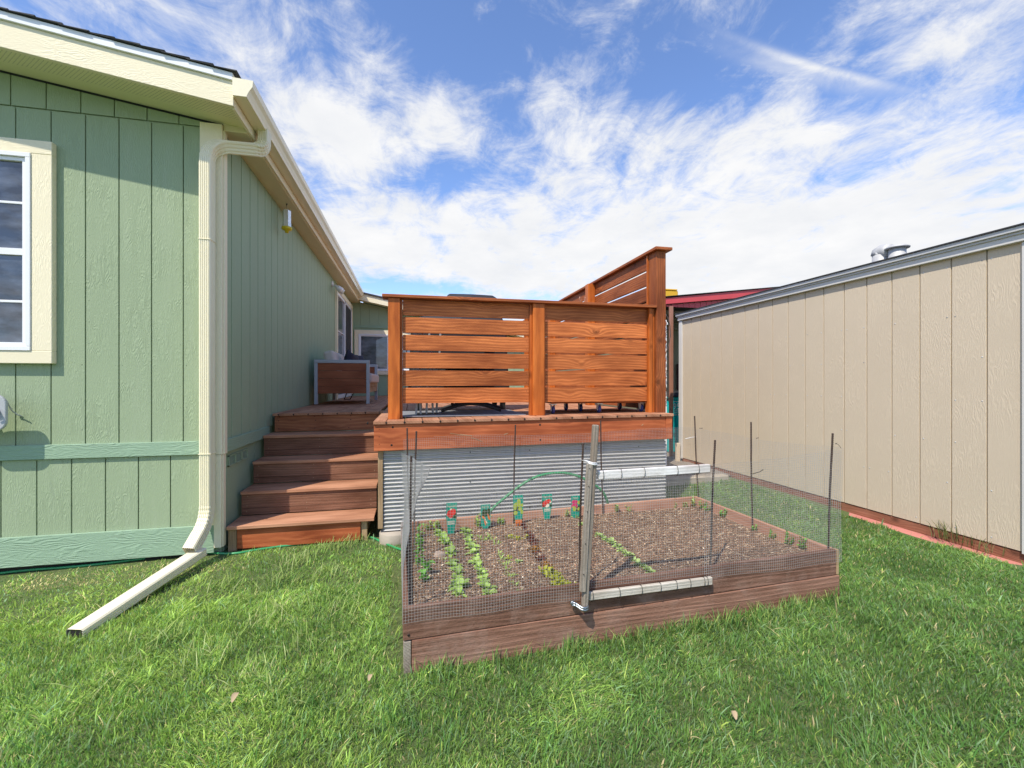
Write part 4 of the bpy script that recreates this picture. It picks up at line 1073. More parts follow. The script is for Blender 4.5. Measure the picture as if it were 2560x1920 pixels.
rows=[
 ('rosette','leaf',[(1098,1336),(1104,1346),(1110,1354),(1116,1360),(1124,1376),(1128,1386),(1131,1406),(1135,1418),(1140,1428),(1146,1436),(1141,1450),(1145,1462),(1142,1474),(1147,1488),(1152,1470)],1.0,'light green seedling in the second planted row from the left','second seedling row'),
 ('rosette','leaf',[(1158,1324),(1163,1333),(1169,1343),(1173,1360),(1179,1372),(1184,1384),(1190,1394),(1190,1408),(1196,1420),(1200,1431),(1206,1440),(1211,1450),(1213,1462),(1217,1474),(1220,1486)],1.0,'light green seedling in the dense third row from the left','third seedling row'),
 ('pea','leaf_bright',[(1047,1345),(1048,1362),(1049,1376),(1046,1405),(1050,1418)],1.0,'bright green climbing seedling along the left mesh','left edge row'),
 ('thin','leaf',[(1200,1345),(1212,1350),(1222,1346),(1232,1352),(1240,1360),(1250,1388),(1257,1400),(1262,1412),(1267,1424),(1276,1441),(1290,1462),(1302,1481)],1.0,'thin sparse seedling in the patchy row left of the red row','patchy seedling row'),
 ('frilly','leaf_red',[(1302,1316),(1311,1324),(1319,1333),(1327,1345),(1333,1356),(1337,1366),(1340,1384),(1352,1400)],.9,'small dark red lettuce seedling in the red row','red lettuce row'),
 ('frilly','leaf_orange',[(1337,1376),(1362,1411),(1368,1420),(1376,1430)],.9,'orange brown lettuce seedling at the middle of the red row','orange lettuce'),
 ('frilly','leaf_yellow',[(1372,1436),(1380,1443),(1389,1450),(1396,1456),(1404,1463),(1412,1468),(1420,1472),(1398,1470)],1.1,'yellow green lettuce seedling at the near end of the red row','yellow lettuce'),
 ('rosette','leaf_pale',[(1493,1336),(1503,1343),(1512,1350),(1521,1355),(1530,1360),(1544,1370),(1552,1378),(1562,1385),(1570,1390),(1586,1402),(1596,1410),(1606,1417),(1618,1427),(1628,1434),(1640,1440)],.75,'pale green seedling in the diagonal row right of the wooden stake','right seedling row'),
 ('pea','leaf',[(1067,1325),(1091,1325),(1190,1310),(1218,1315),(1247,1303),(1290,1303)],1.2,'upright pea seedling along the back board, left half of the bed','back row peas, left'),
 ('pea','leaf_pale',[(1403,1288),(1530,1276),(1553,1269),(1673,1264),(1695,1262),(1728,1259)],1.0,'upright pea seedling along the back board, right half of the bed','back row peas, right'),
 ('pea','leaf_bright',[(1765,1272),(1790,1277),(1822,1290),(1908,1323),(1947,1344),(1990,1364),(2013,1374)],1.05,'bright pea seedling along the right side board','right edge peas'),
]
for kind,mat,pts,s,lab,grp in rows:
    for (u,v) in pts: plant(u,v,kind,mat,s*(1.38 if kind!='pea' else 1.1)*random.uniform(.75,1.25),lab,grp)
plant(1066,1436,'big','leaf_bright',1.0,'large bright green leafy plant near the left front of the bed','large leafy plants')
plant(1060,1456,'big','leaf_bright',.8,'second broad leafy plant at the left front, nearest the board','large leafy plants')
for u,v,l in ((1277,1344,'small yellow green clump left of the round lettuce'),(1296,1348,'round yellow green lettuce clump in the bed centre'),(1319,1343,'yellow green clump touching the red row')): plant(u,v,'frilly','leaf_yellow',1.0,l,'yellow clumps')
plant(1272,1397,'frilly','leaf_yellow',.9,'little yellow green clump near the patchy row','yellow clumps')
plant(1296,1406,'rosette','leaf_pale',.9,'pale green star shaped seedling between the patchy and red rows','lone seedlings')
plant(1440,1297,'rosette','leaf_pale',1.2,'pale cabbage seedling in front of the beet tag','cabbage seedlings')
plant(1455,1312,'rosette','leaf_pale',1.0,'pale cabbage seedling just behind the wooden stake','cabbage seedlings')
plant(1110,1400,'thin','leaf_pale',1.1,'wispy pale weed beside the flat stone','lone seedlings')
# plant tags
def tagcard(u0,u1,v0,v1,title,pic,pot,label,yy,rot=0):
    p0=PYb((u0+u1)/2,v1,yy); w=(PYb(u1,v0,yy).x-PYb(u0,v0,yy).x); zt=PYb(u0,v0,yy).z; zb=p0.z
    zs=S(p0.x,yy); zb=min(zb,zs+.005)
    H=zt-zb; c=p0.x
    r=thing('plant_tag',label,'plant tag',(c,yy,zb)); BEDOBJ.append(r); h1=H*.52 if pot else H*.9
    mb=MB(); 
    def card(x0,x1,y0,y1,z0,z1,x0b=None,x1b=None):
        x0b=x0 if x0b is None else x0b; x1b=x1 if x1b is None else x1b
        k=rot
        vs=[(x0b,y0,z0),(x1b,y0,z0),(x1,y0,z1),(x0,y0,z1),(x0b,y1,z0),(x1b,y1,z0),(x1,y1,z1),(x0,y1,z1)]
        vs=[(c+(x-c)*math.cos(k)+(z-zb)*math.sin(k)*.6,y,z) for x,y,z in vs]
        mb.add(vs,[(0,1,2,3),(5,4,7,6),(4,0,3,7),(1,5,6,2),(3,2,6,7),(4,5,1,0)])
    card(c-w/2,c+w/2,yy,yy+.0012,zt-h1,zt)
    if pot:
        card(c-w*.46,c+w*.46,yy,yy+.0012,zb,zt-h1+.0,c-w*.28,c+w*.28)
    else: card(c-w*.4,c+w*.4,yy,yy+.0012,zb,zt-h1,c-w*.2,c+w*.2)
    mb.build('card',M['tag_teal'],r)
    rr=random.Random(u0)
    # printed picture as thin raised shapes
    def blobs(mat,n,zlo,zhi,rad,sx=.9,stretch=1,ang=None):
        b=MB()
        for i in range(n):
            xx=c+rr.uniform(-.5,.5)*w*sx; zz=zt-H*rr.uniform(zlo,zhi); ra=w*rad*1.35*rr.uniform(.7,1.2); a0=rr.uniform(-.5,.5) if ang is None else ang+rr.uniform(-.35,.35)
            pts=[]
            for k in range(9):
                a=2*math.pi*k/9; px=ra*math.cos(a); pz=ra*stretch*math.sin(a); X_=px*math.cos(a0)-pz*math.sin(a0); Z_=px*math.sin(a0)+pz*math.cos(a0)
                X_=min(max(xx+X_,c-w*.49),c+w*.49); pts.append((X_+(zz+Z_-zb)*math.sin(rot)*.6,yy-.0006-.00012*i,zz+Z_))
            b.add(pts,[tuple(range(9))])
        b.build('picture',mat,r)
    if pic=='tomato': blobs(M['tag_dark'],5,.30,.46,.14); blobs(M['tag_cream'],2,.15,.35,.1); blobs(M['tag_red'],6,.27,.42,.17,.7); blobs(M['tag_cream'],1,.42,.46,.17,.4)
    if pic=='carrot': blobs(M['tag_dark'],5,.25,.5,.2,.7); blobs(M['tag_orange'],6,.40,.8,.06,.8,3.6,.35); blobs(M['tag_cream'],3,.4,.75,.05,.7,3.6,.35)
    if pic=='lettuce': blobs(M['tag_dark'],3,.3,.6,.2,.6); blobs(M['tag_lime'],12,.18,.62,.15,.85)
    if pic=='beet': blobs(M['tag_lime'],6,.3,.6,.14); blobs(M['tag_dark'],3,.5,.7,.14); blobs(M['tag_pink'],6,.25,.55,.15,.6)
    if pot=='orange':
        mb=MB(); card(c-w*.34,c+w*.34,yy-.0008,yy-.0004,zb,zb+H*.2,c-w*.28,c+w*.28); mb.build('pot_print',M['tag_orange'],r)
        b=MB(); card2=None
    text(title,'lettering',w*.24,(c+(H*.9)*math.sin(rot)*.6,yy-.0012,zt-H*.13),M['tag_cream'],r,0,.0002)
    if pot=='white' or pic=='tomato':
        b=MB()
        for k in range(6):
            xk=c-w*.3+k*w*.11; zk=zt-h1-H*.12; b.box(xk,xk+w*.07,yy-.0012,yy-.0006,zk,zk+H*.065)
        b.box(c-w*.3,c+w*.33,yy-.0012,yy-.0006,zt-h1-H*.165,zt-h1-H*.14)
        b.build('brand_mark',M['tag_cream'],r)
tagcard(1114,1141,1258,1311,'Vegetable','tomato','white','teal vegetable tag with red tomatoes, first from the left',3.03,.04)
tagcard(1202,1226,1262,1305,'Carrots','carrot',None,'carrot tag with orange and cream carrots beside the hose',3.07)
tagcard(1284,1309,1238,1301,'Lettuce','lettuce','orange','tall lettuce tag with green heads and an orange base',3.03,-.02)
tagcard(1355,1380,1236,1291,'Vegetable','tomato','white','teal vegetable tag with red tomatoes, directly right of the lettuce tag',3.05)
tagcard(1428,1451,1240,1290,'Beets','beet',None,'beet tag with crimson beets beside the wooden stake',3.05)

# ------------------------------------------------------------------ wire fence
wf=thing('wire_fence','wire mesh fence on rusty rebar stakes around the raised bed','fence',(1.1,2.5,.27)); BEDOBJ.append(wf)
def rebar(top,bot,parent=wf):
    a=Vector(bot); b=Vector(top); n=int((b-a).length/.011); pts=[];rs_=[]
    for k in range(n*2+1):
        pts.append(a.lerp(b,k/(n*2))+Vector((.002*math.sin(k*.05),0,0))); rs_.append(.0048+(.0011 if k%2 else -.0003))
    mb=MB(); mb.tube(pts,rs_,7,False); return mb.build('rebar_stake',M['rebar'],parent)
def rb(ut,vt,ub,yt,yb=None,zb=.1):
    yb=yt if yb is None else yb
    t=PYb(ut,vt,yt); b=PYb(ub,1300,yb); b.z=zb; return rebar(t,b)
rb(1027,1140,1030,2.00); rb(1040,1078,1033,2.62); rb(1017,1070,1026,3.09); rb(1288,1062,1283,3.13); rb(1501,1051,1508,3.13); rb(1736,1040,1748,3.13)
rb(1457,1108,1444,2.00); rb(1787,1100,1772,2.01)
for (ut,vt,ub,x) in ((1877,1055,1881,BX1-.035),(2081,1083,2067,BX1-.04)):
    t=PXb(ut,vt,x); b=PXb(ub,1300,x); b.z=.1; rebar(t,b)
# ties
mb=MB()
for (u,v,y) in ((1003,1240,1.97),(1003,1318,1.97),(1746,1070,3.17),(1888,1097,2.6),(2086,1108,2.05)):
    p=PYb(u,v,y) if y!=2.6 and y!=2.05 else PXb(u,v,BX1-.03)
    for q in range(2):
        pts=[p+Vector((.008,0,0))]
        for k in range(5): pts.append(pts[-1]+Vector((random.uniform(-.012,.004) if u<1100 else random.uniform(-.004,.012),random.uniform(-.003,.003),random.uniform(-.008,.008))))
        mb.tube(pts,.0011,4)
mb.tube([PXb(1881,1185,BX1-.03),PXb(1898,1180,BX1-.04),PXb(1908,1174,BX1-.05)],.0025,5)
mb.build('tie_wire',M['tie'],wf)
mb=MB(); mb.tube([PYb(1713,1097,3.15),PYb(1730,1093,3.15),PYb(1741,1092,3.15)],.002,5); mb.build('zip_tie',M['white'],wf)
CELL=.0127
def sheet(mb,path,zb,zt,disp,r=.00058,cell=CELL):
    # path: list of (x,y); zb,zt functions of s in 0..1; disp(s,z01)->(dx,dy,dz)
    P=[Vector((a,b,0)) for a,b in path]; Ls=[0]
    for i in range(1,len(P)): Ls.append(Ls[-1]+(P[i]-P[i-1]).length)
    T=Ls[-1]
    def at(s):
        d=s*T
        for i in range(1,len(P)):
            if d<=Ls[i]+1e-9: q=(d-Ls[i-1])/(Ls[i]-Ls[i-1]); return P[i-1].lerp(P[i],q)
        return P[-1]
    def pos(s,z):
        p=at(s); h=(z-.27)/.58; dx,dy,dz=disp(s,h); return Vector((p.x+dx,p.y+dy,z+dz))
    n=int(T/cell)
    def wire(pts):
        m=len(pts); vs=[];fs=[]
        for i,p in enumerate(pts):
            t=(pts[min(i+1,m-1)]-pts[max(i-1,0)]).normalized(); a=t.orthogonal().normalized(); 
            ref=Vector((.3,.8,.5)); a=(ref-t*ref.dot(t)).normalized(); b=t.cross(a)
            for k in range(3):
                g=2*math.pi*k/3; vs.append(p+(a*math.cos(g)+b*math.sin(g))*r)
        for i in range(m-1):
            for k in range(3): fs.append((i*3+k,i*3+(k+1)%3,(i+1)*3+(k+1)%3,(i+1)*3+k))
        mb.add(vs,fs,None,True)
    for i in range(n+1):
        s=i/n; a,b=zb(s),zt(s); m=9
        wire([pos(s,a+(b-a)*k/m) for k in range(m+1)])
    zmin=min(zb(k/40) for k in range(41)); zmax=max(zt(k/40) for k in range(41)); nn=max(10,int(T/.04))
    for j in range(int((zmax-zmin)/cell)+2):
        seg=[]
        for k in range(nn+1):
            s=k/nn; z=zb(s)+j*cell
            if z<=zt(s)+.003: seg.append(pos(s,z))
            else:
                if len(seg)>1: wire(seg)
                seg=[]
        if len(seg)>1: wire(seg)
def wob(seed,amp,lean=(0,0)):
    def f(s,h):
        n1=noise.noise(Vector((s*3+seed,h*1.5,0)))*amp; n2=noise.noise(Vector((s*9+seed,h*3,2)))*amp*.3
        e=.012*max(0,h)
        return (n1*lean[1]+0*n2,(n1+n2)*(1 if lean[0] else 0),.004*noise.noise(Vector((s*7,seed,0))))
    return f
zr=lambda x:BZ(x)
def lin(a,b): return lambda s:a+(b-a)*s
# left side: leans inward at the back
mb=MB()
def dl_(s,h): h=max(0,h); return (.20*s*min(1,h*1.6)+.02*noise.noise(Vector((s*4,h*2,9)))*h,.01*noise.noise(Vector((s*5,h*4,1)))*h,0)
sheet(mb,[(BX0-.002,BY0-.003),(BX0-.002,BY1-.03)],lin(.235,.235),lin(.93,.64),dl_)
mb.build('mesh_panel',M['wire'],wf)
mb=MB(); sheet(mb,[(BX0+.02,BY1+.012),(.8,BY1+.014),(1.6,BY1+.012),(BX1-.01,BY1+.012)],lambda s:.20,lambda s:.835+.012*math.sin(s*9)+.02*s,wob(2,.02,(1,0)))
mb.build('mesh_panel',M['wire'],wf)
mb=MB(); sheet(mb,[(BX1+.012,BY1+.01),(BX1+.013,BY0-.01)],lambda s:.24,lambda s:.845+.008*math.sin(s*8)+.01*s,wob(5,.04,(0,1)))
mb.build('mesh_panel',M['wire'],wf)
mb=MB(); sheet(mb,[(BX0-.003,BY0-.006),(.3,BY0-.007),(.765,BY0-.007)],lambda s:.205+.012*s,lambda s:.80-.07*math.sin(s*3.1)+.05*s if s>.06 else .88,lambda s,h:(0,.03*max(0,h)+.025*noise.noise(Vector((s*3,h*2,4)))*max(0,h),.004*math.sin(s*11)))
mb.build('mesh_panel',M['wire'],wf)
mb=MB(); sheet(mb,[(1.44,BY0-.008),(1.9,BY0-.007),(BX1+.010,BY0-.008)],lambda s:.235+.0*s,lambda s:.805+.045*s**1.5,lambda s,h:(0,.03*max(0,h)*math.sin(s*3)+.02*noise.noise(Vector((s*3,h*2,7)))*max(0,h),.005*math.sin(s*9)))
mb.build('mesh_panel',M['wire'],wf)
# gate
gt=thing('wire_gate','wire mesh gate with white wooden boards along top and bottom edges','gate',(1.1,BY0-.02,.27)); BEDOBJ.append(gt)
yg=BY0-.018
a=PYb(1494,1188,yg); b=PYb(1773,1170,yg)
mb=MB(); mb.beam(a,b,.018,.039,rnd=.5); mb.build('top_board',M['whitewood'],gt,.002)
a2=PYb(1471,1490,yg-.004); b2=PYb(1779,1451,yg-.004)
mb=MB(); mb.beam(a2,b2,.018,.038,rnd=.5); mb.build('bottom_board',M['palewood'],gt,.003)
mb=MB(); sheet(mb,[(.80,BY0-.008),(1.48,BY0-.008)],lambda s:.262,lambda s:.81,lambda s,h:(0,.02*noise.noise(Vector((s*3,h*2,17)))*max(0,h),0)); mb.build('mesh_panel',M['wire'],gt)
mb=MB()
def loop(p,hh,w=.013):
    mb.tube([p+Vector((0,.012,hh)),p+Vector((0,-w,hh+.001)),p+Vector((.003,-w-.001,0)),p+Vector((-.001,-w,-hh-.002)),p+Vector((0,.008,-hh-.008))],.0013,5)
for (u,v) in ((1479,1489),(1546,1481),(1601,1474),(1648,1467),(1688,1462),(1722,1458),(1757,1453),(1765,1452)): loop(PYb(u,v,yg-.004),.022)
for (u,v) in ((1505,1187),(1550,1184),(1608,1180),(1690,1176),(1743,1172)): loop(PYb(u,v,yg),.022)
mb.build('tie_wire',M['tie'],gt)
# wooden stake
ws=thing('wooden_stake','leaning weathered grey wooden stake strapped to the front of the bed','stake',(.8,BY0-.03,.2)); BEDOBJ.append(ws)
ys=BY0-.035
t1=PYb(1489,1062,ys); b1=PYb(1461,1522,ys)
mb=MB(); mb.beam(b1,t1,.026,.030,up=(0,1,0)); mb.build('upright',M['grey_wood'],ws,.004)
t2=PYb(1474,1160,ys-.012); b2=PYb(1456,1478,ys-.012); mb=MB(); mb.beam(b2,t2,.026,.020,up=(0,1,0)); 
t3=PYb(1487,1162,ys-.004); b3=PYb(1466,1478,ys-.004)
mbk=mb
mb=mbk; mb.m=1
for q in (.03,.17,.37,.62,.86): 
    p=t2.lerp(b2,q); mb.lathe([(0,-.001),(.003,-.001),(.003,.002),(0,.002)],p+Vector((-.004,-.0135,0)),7,axis='y')
mb.build('batten',[M['grey_wood'],M['dark']],ws,.003)
p=PYb(1462,1519,ys-.02); mb=MB()
for dz in (-.006,.004):
    mb.tube([p+Vector((-.05,.032,dz+.008)),p+Vector((-.035,.028,dz+.007)),p+Vector((-.022,.018,dz)),p+Vector((-.014,.0,dz-.003)),p+Vector((0,-.006,dz-.004)),p+Vector((.014,.0,dz-.003)),p+Vector((.019,.02,dz)),p+Vector((.019,.034,dz))],.0058,8)
mb.lathe([(0,-.004),(.011,-.004),(.012,.002),(0,.002)],p+Vector((-.045,.034,.009)),14,axis='y')
mb.build('pipe_strap',M['galv_bright'],ws)
mb=MB(); c=PYb(1478,1156,ys)
pts=[PYb(1456,1151,2.0),PYb(1468,1153,ys-.012),c+Vector((0,-.022,0)),PYb(1492,1158,ys-.012),PYb(1490,1161,ys+.02),PYb(1462,1152,2.02),PYb(1453,1151,2.01)]
mb.tube(pts,.0032,6); mb.tube([q+Vector((.002,-.001,-.007)) for q in pts[1:5]],.0028,6); mb.build('zip_tie',M['white'],ws)

for o in BEDOBJ:
    o.location=toW(o.location); o.rotation_euler.z+=TH
# ------------------------------------------------------------------ hose
def smooth(pts,n=6):
    pts=[Vector(p) for p in pts]; out=[]
    for i in range(len(pts)-1):
        p0=pts[max(i-1,0)];p1=pts[i];p2=pts[i+1];p3=pts[min(i+2,len(pts)-1)]
        for k in range(n):
            t=k/n; out.append(.5*((2*p1)+(-p0+p2)*t+(2*p0-5*p1+4*p2-p3)*t*t+(-p0+3*p1-3*p2+p3)*t**3))
    out.append(pts[-1]); return out
def hz(u,v,dz=.022):
    p=PZ(u,v,.0); p=PZ(u,v,G(p.x,p.y)+dz); return p
_h=hz; hz=lambda u,v,dz=.010:_h(u,v,dz)
mb=MB(); mb.tube(smooth([hz(-120,1450),hz(40,1428),hz(200,1415),hz(330,1400),hz(440,1385),hz(520,1382),hz(580,1384),hz(640,1375),hz(700,1366),hz(780,1356),hz(850,1346),hz(920,1342),hz(955,1355),hz(1000,1373),hz(1060,1383,.02)]),.0085,10)
o=mb.build('garden_hose',M['hose']); tag(o,'green garden hose snaking through the grass past the stair foot','hose')
mb=MB(); yy=3.33
mb.tube(smooth([(.50,3.45,.02),PY(1200,1320,3.3),PY(1226,1278,yy),PY(1265,1242,yy),PY(1310,1208,yy),PY(1350,1189,yy),PY(1400,1182,yy),PY(1440,1189,yy),PY(1480,1208,yy),PY(1512,1238,yy),PY(1530,1300,yy+.05)],8),.0105,10)
o=mb.build('garden_hose',M['hose']); tag(o,'green hose arching up behind the bed in front of corrugated metal','hose')

# ------------------------------------------------------------------ lawn
def in_rect(x,y,a,b,c,d): return (x>a)&(x<b)&(y>c)&(y<d)
def npn(x,y,sc_,seed):   # cheap smooth noise from sines
    rng=np.random.RandomState(seed); out=np.zeros_like(x)
    for k in range(7):
        f=sc_*rng.uniform(.5,1.8); a=rng.uniform(0,6.28); ph=rng.uniform(0,6.28)
        out+=np.sin(f*(x*np.cos(a)+y*np.sin(a))+ph+1.3*np.sin(f*.6*(x*np.sin(a)-y*np.cos(a))+ph*2))
    return out/7*1.6
def Gn(x,y): xx=np.clip(x,-4,4.2); return .022*xx-.012+.006*np.sin(x*2.1+y*1.3)+.005*np.sin(y*3.1-x)
def grassfield(n,xr,yr,wid,name,wedge=True):
    x=np.random.uniform(*xr,n); y=np.random.uniform(*yr,n)
    # keep the view wedge (with margin), drop what stands under built things
    ang=np.arctan2(x,y); keep=(np.abs(ang-YAW)<R(62)) if wedge else (np.abs(ang-YAW)>=R(60))
    bx=BX0+(x-BX0)*math.cos(TH)+(y-BY0)*math.sin(TH); by_=BY0-(x-BX0)*math.sin(TH)+(y-BY0)*math.cos(TH)
    keep&=~in_rect(bx,by_,BX0-.015,BX1+.015,BY0-.01,BY1+.02)
    keep&=~((x<-1.34)&(y>WY-.02)); keep&=~in_rect(x,y,-1.4,DXL+.02,3.70,99); keep&=~in_rect(x,y,DXL,DXR,DYF+.07,99)
    keep&=~(x>SHX-.11+.03*np.sin(y*9)); keep&=~((y>4.6)&(x>2.2))
    # worn and bare strips
    bare=((x<-1.3)&(y>WY-.10)&(np.random.rand(n)<.5)); bare|=in_rect(x,y,BX0-.09,BX0,BY0+.1,BY1)&(np.random.rand(n)<.8)
    bare|=in_rect(x,y,-.1,2.4,BY1,DYF+.1)&(np.random.rand(n)<.55)
    keep&=~bare
    x=x[keep];y=y[keep];n=len(x)
    dist=np.hypot(x,y)
    clump=npn(x,y,9,1); cl2=npn(x,y,26,2); big=npn(x,y,2.4,3)
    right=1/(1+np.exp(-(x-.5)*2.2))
    H=(.025+.005*clump+.007*cl2+.004*big)*np.random.uniform(.6,1.35,n)
    H*=np.where(np.random.rand(n)<.05,1.7,1.); H=np.clip(H,.014,.115)
    H*=np.where((x<-1.2)&(y>3.2),.7,1.0)
    th=2.2*npn(x,y,3.5,5)+1.6*cl2+np.random.normal(0,1.5,n); lean=np.clip(np.random.uniform(.15,.95,n)+.35*clump,.05,1.35)
    W=wid*np.random.uniform(.5,1.3,n)*(1+.12*dist); wide=np.random.rand(n)<.07; W=np.where(wide,W*2.0,W); H=np.where(wide,H*1.35,H)
    lx,ly=np.cos(th),np.sin(th); fa=np.random.uniform(0,np.pi,n); sx,sy=np.cos(fa),np.sin(fa)
    z0=Gn(x,y)-.004
    V=np.zeros((n,7,3)); hs=(0,.38,.74,1.0); ws_=(.9,1.,.7,0)
    idx=0
    for k,(h,w) in enumerate(zip(hs,ws_)):
        off=H*lean*h**1.8; zz=z0+H*h*(1-.30*lean*h)
        px=x+lx*off; py=y+ly*off
        if k<3:
            V[:,idx,0]=px-sx*W*w/2; V[:,idx,1]=py-sy*W*w/2; V[:,idx,2]=zz
            V[:,idx+1,0]=px+sx*W*w/2; V[:,idx+1,1]=py+sy*W*w/2; V[:,idx+1,2]=zz; idx+=2
        else: V[:,idx,0]=px; V[:,idx,1]=py; V[:,idx,2]=zz
    tri=[]
    b=(np.arange(n)*7)[:,None]
    for t in ((0,1,3),(0,3,2),(2,3,5),(2,5,4),(4,5,6)): tri.append(b+np.array(t)[None,:])
    Fq=np.stack(tri,1).reshape(-1,3)
    green=np.array([.155,.29,.055]); deep=np.array([.085,.205,.05]); lime=np.array([.36,.46,.10]); blue=np.array([.20,.32,.15]); straw=np.array([.52,.44,.22])
    c=green[None,:]*np.ones((n,1))
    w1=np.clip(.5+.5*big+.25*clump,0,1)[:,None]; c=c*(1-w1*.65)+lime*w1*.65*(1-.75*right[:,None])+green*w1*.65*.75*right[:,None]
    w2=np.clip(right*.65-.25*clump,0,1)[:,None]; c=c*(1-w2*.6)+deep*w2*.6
    r=np.random.rand(n); c[r<.16]=blue; c[(r>.16)&(r<.24)]=lime
    ps=.045+.10*np.clip(-npn(x,y,5,8)-.4,0,1)+.5*((x<-1.2)&(y>3.35))*np.clip(.5+npn(x,y,6,9),0,1)
    c[np.random.rand(n)<ps]=straw
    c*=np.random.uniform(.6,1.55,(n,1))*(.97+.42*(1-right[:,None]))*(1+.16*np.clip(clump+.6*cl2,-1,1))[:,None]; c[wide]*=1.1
    Cc=np.ones((n,7,4)); tipf=np.array([.8,.8,1.0,1.0,1.05,1.05,1.1])
    Cc[:,:,:3]=c[:,None,:]*tipf[None,:,None]
    return V.reshape(-1,3),Fq,Cc.reshape(-1,4)
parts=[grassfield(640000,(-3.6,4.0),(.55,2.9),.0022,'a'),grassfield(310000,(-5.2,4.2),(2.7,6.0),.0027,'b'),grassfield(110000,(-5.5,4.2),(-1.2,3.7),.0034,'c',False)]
# coarse bright tufts left of the bed
off=0; Vs=[];Fs=[];Cs=[]
for V,Fq,Cc in parts:
    Vs.append(V);Fs.append(Fq+off);Cs.append(Cc);off+=len(V)
# tufts
def tufts(centres,nb,Lr,W,cols,spread=.04,leanb=(.3,1.3)):
    Vv=[];Ff=[];Cc=[]; o=0
    for (cx,cy) in centres:
        zb=G(cx,cy); m=nb
        a0=random.uniform(0,6.28)
        for k in range(m):
            x=cx+random.gauss(0,spread); y=cy+random.gauss(0,spread); th=a0+random.gauss(0,1.1); L=random.uniform(*Lr); le=random.uniform(*leanb); w=W*random.uniform(.7,1.3); fa=th+1.57
            c=np.array(random.choice(cols))*random.uniform(.7,1.3)
            for i,(h,ww) in enumerate(((0,.8),(.3,1),(.65,.85),(1,.02))):
                px=x+math.cos(th)*L*le*h**1.7; py=y+math.sin(th)*L*le*h**1.7; pz=zb+L*h*(1-.32*le*h)
                for s in (-1,1): Vv.append((px+s*math.cos(fa)*w*ww/2,py+s*math.sin(fa)*w*ww/2,pz)); Cc.append((*(c*(.8+.3*h)),1))
            for i in range(3):
                q=o+i*2; Ff+= [(q,q+1,q+3),(q,q+3,q+2)]
            o+=8
    return np.array(Vv),np.array(Ff),np.array(Cc)
lime_=[(.42,.54,.15),(.33,.47,.11),(.55,.62,.26),(.20,.36,.07)]
cen=[]
for (u,v) in ((600,1500),(650,1470),(700,1440),(760,1450),(820,1430),(880,1400),(800,1490),(720,1530),(860,1520),(640,1560),(560,1460),(420,1590),(520,1640),(300,1650),(640,1700),(900,1560),(760,1620),(850,1640),(700,1750),(250,1720),(880,1350),(820,1370),(740,1400)):
    p=PZ(u,v,0); cen.append((p.x,p.y))
tfs=[tufts(cen,60,(.055,.105),.0038,lime_,.06)]
dk=[(.09,.24,.04),(.13,.30,.055),(.19,.35,.08),(.24,.37,.15)]
cen=[]
for k in range(70):
    p=PZ(random.uniform(1000,2560),random.uniform(1500,1900),0.02)
    if not(BX0-.05<p.x<BX1+.05 and p.y>BY0-.05) and p.x<3.6: cen.append((p.x,p.y))
for k in range(45):
    p=PZ(random.uniform(0,1000),random.uniform(1460,1900),0.0); cen.append((p.x,p.y))
tfs.append(tufts(cen,30,(.04,.08),.0032,dk,.055))
# fringe along the front board
cen=[tuple(toW((BX0+.05+2.25*random.random(),BY0-.03-.05*random.random(),0))[:2]) for k in range(80)]
tfs.append(tufts(cen,16,(.05,.10),.0028,dk+lime_[:2],.03,(.1,.9)))
for V,Fq,Cc in tfs:
    Vs.append(V);Fs.append(Fq+off);Cs.append(Cc);off+=len(V)
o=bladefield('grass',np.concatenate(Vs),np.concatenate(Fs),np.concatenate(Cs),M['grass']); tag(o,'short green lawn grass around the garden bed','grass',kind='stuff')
# weeds at the shed
def weed(u,v,h,n,label,nm='grass_tuft'):
    p=PZ(u,v,.08); V,Fq,Cc=tufts([(min(p.x,SHX-.03),p.y)],n,(h*.5,h),.004,[(.12,.17,.05),(.20,.26,.08),(.25,.22,.10)],.035,(.1,.8)); V[:,2]+=.03; V[:,0]=np.minimum(V[:,0],SHX-.004)
    o=bladefield(nm,V,Fq,Cc,M['grass']); tag(o,label,'weed','weeds along the shed')
weed(2375,1352,.17,42,'tallest clump of dark wild grass against the shed siding')
weed(2440,1365,.12,14,'broad bladed weed at the shed base right of the tallest clump')
weed(2505,1385,.12,14,'thin dry weed near the right end of the shed base')
weed(2110,1268,.06,14,'tiny weed in the red strip just right of the mesh corner')
# leaves
for (u,v,s,l) in ((580,1757,.024,'curled pale dry leaf on the lawn at lower left'),(922,1703,.018,'small pinkish dry leaf on the grass below the bed corner'),(1840,1800,.02,'thin brown dry leaf at the bottom edge of the lawn')):
    p=PZ(u,v,.04); mb=MB(); leafmesh(mb,(p.x,p.y,p.z),(.3,1,.5),s*1.6,s,.1,.5); o=mb.build('fallen_leaf',M['drywood']); tag(o,l,'leaf')

# ------------------------------------------------------------------ world
w=bpy.data.worlds.new('World'); sc.world=w; w.use_nodes=True
t=NT(w.node_tree); bg=t.n['Background']
LD=Vector((.97,1.0,-1.93)).normalized(); SD=-LD
elev=math.asin(SD.z); az=math.atan2(SD.x,SD.y)
sky=t.n.new('ShaderNodeTexSky'); sky.sky_type='NISHITA'; sky.sun_disc=False; sky.sun_elevation=elev; sky.sun_rotation=az; sky.altitude=1600; sky.air_density=1.0; sky.dust_density=1.0; sky.ozone_density=2.5
tc=t.n.new('ShaderNodeTexCoord').outputs['Generated']
sp=t.n.new('ShaderNodeSeparateXYZ'); t.l.new(tc,sp.inputs[0]); X,Y,Z=sp.outputs
AZ=t.math('ARCTAN2',X,Y); EL=t.math('ARCSINE',Z)
def AE(u,v):
    d=Vector(ray(u,v)).normalized(); return math.atan2(d.x,d.y),math.asin(d.z)
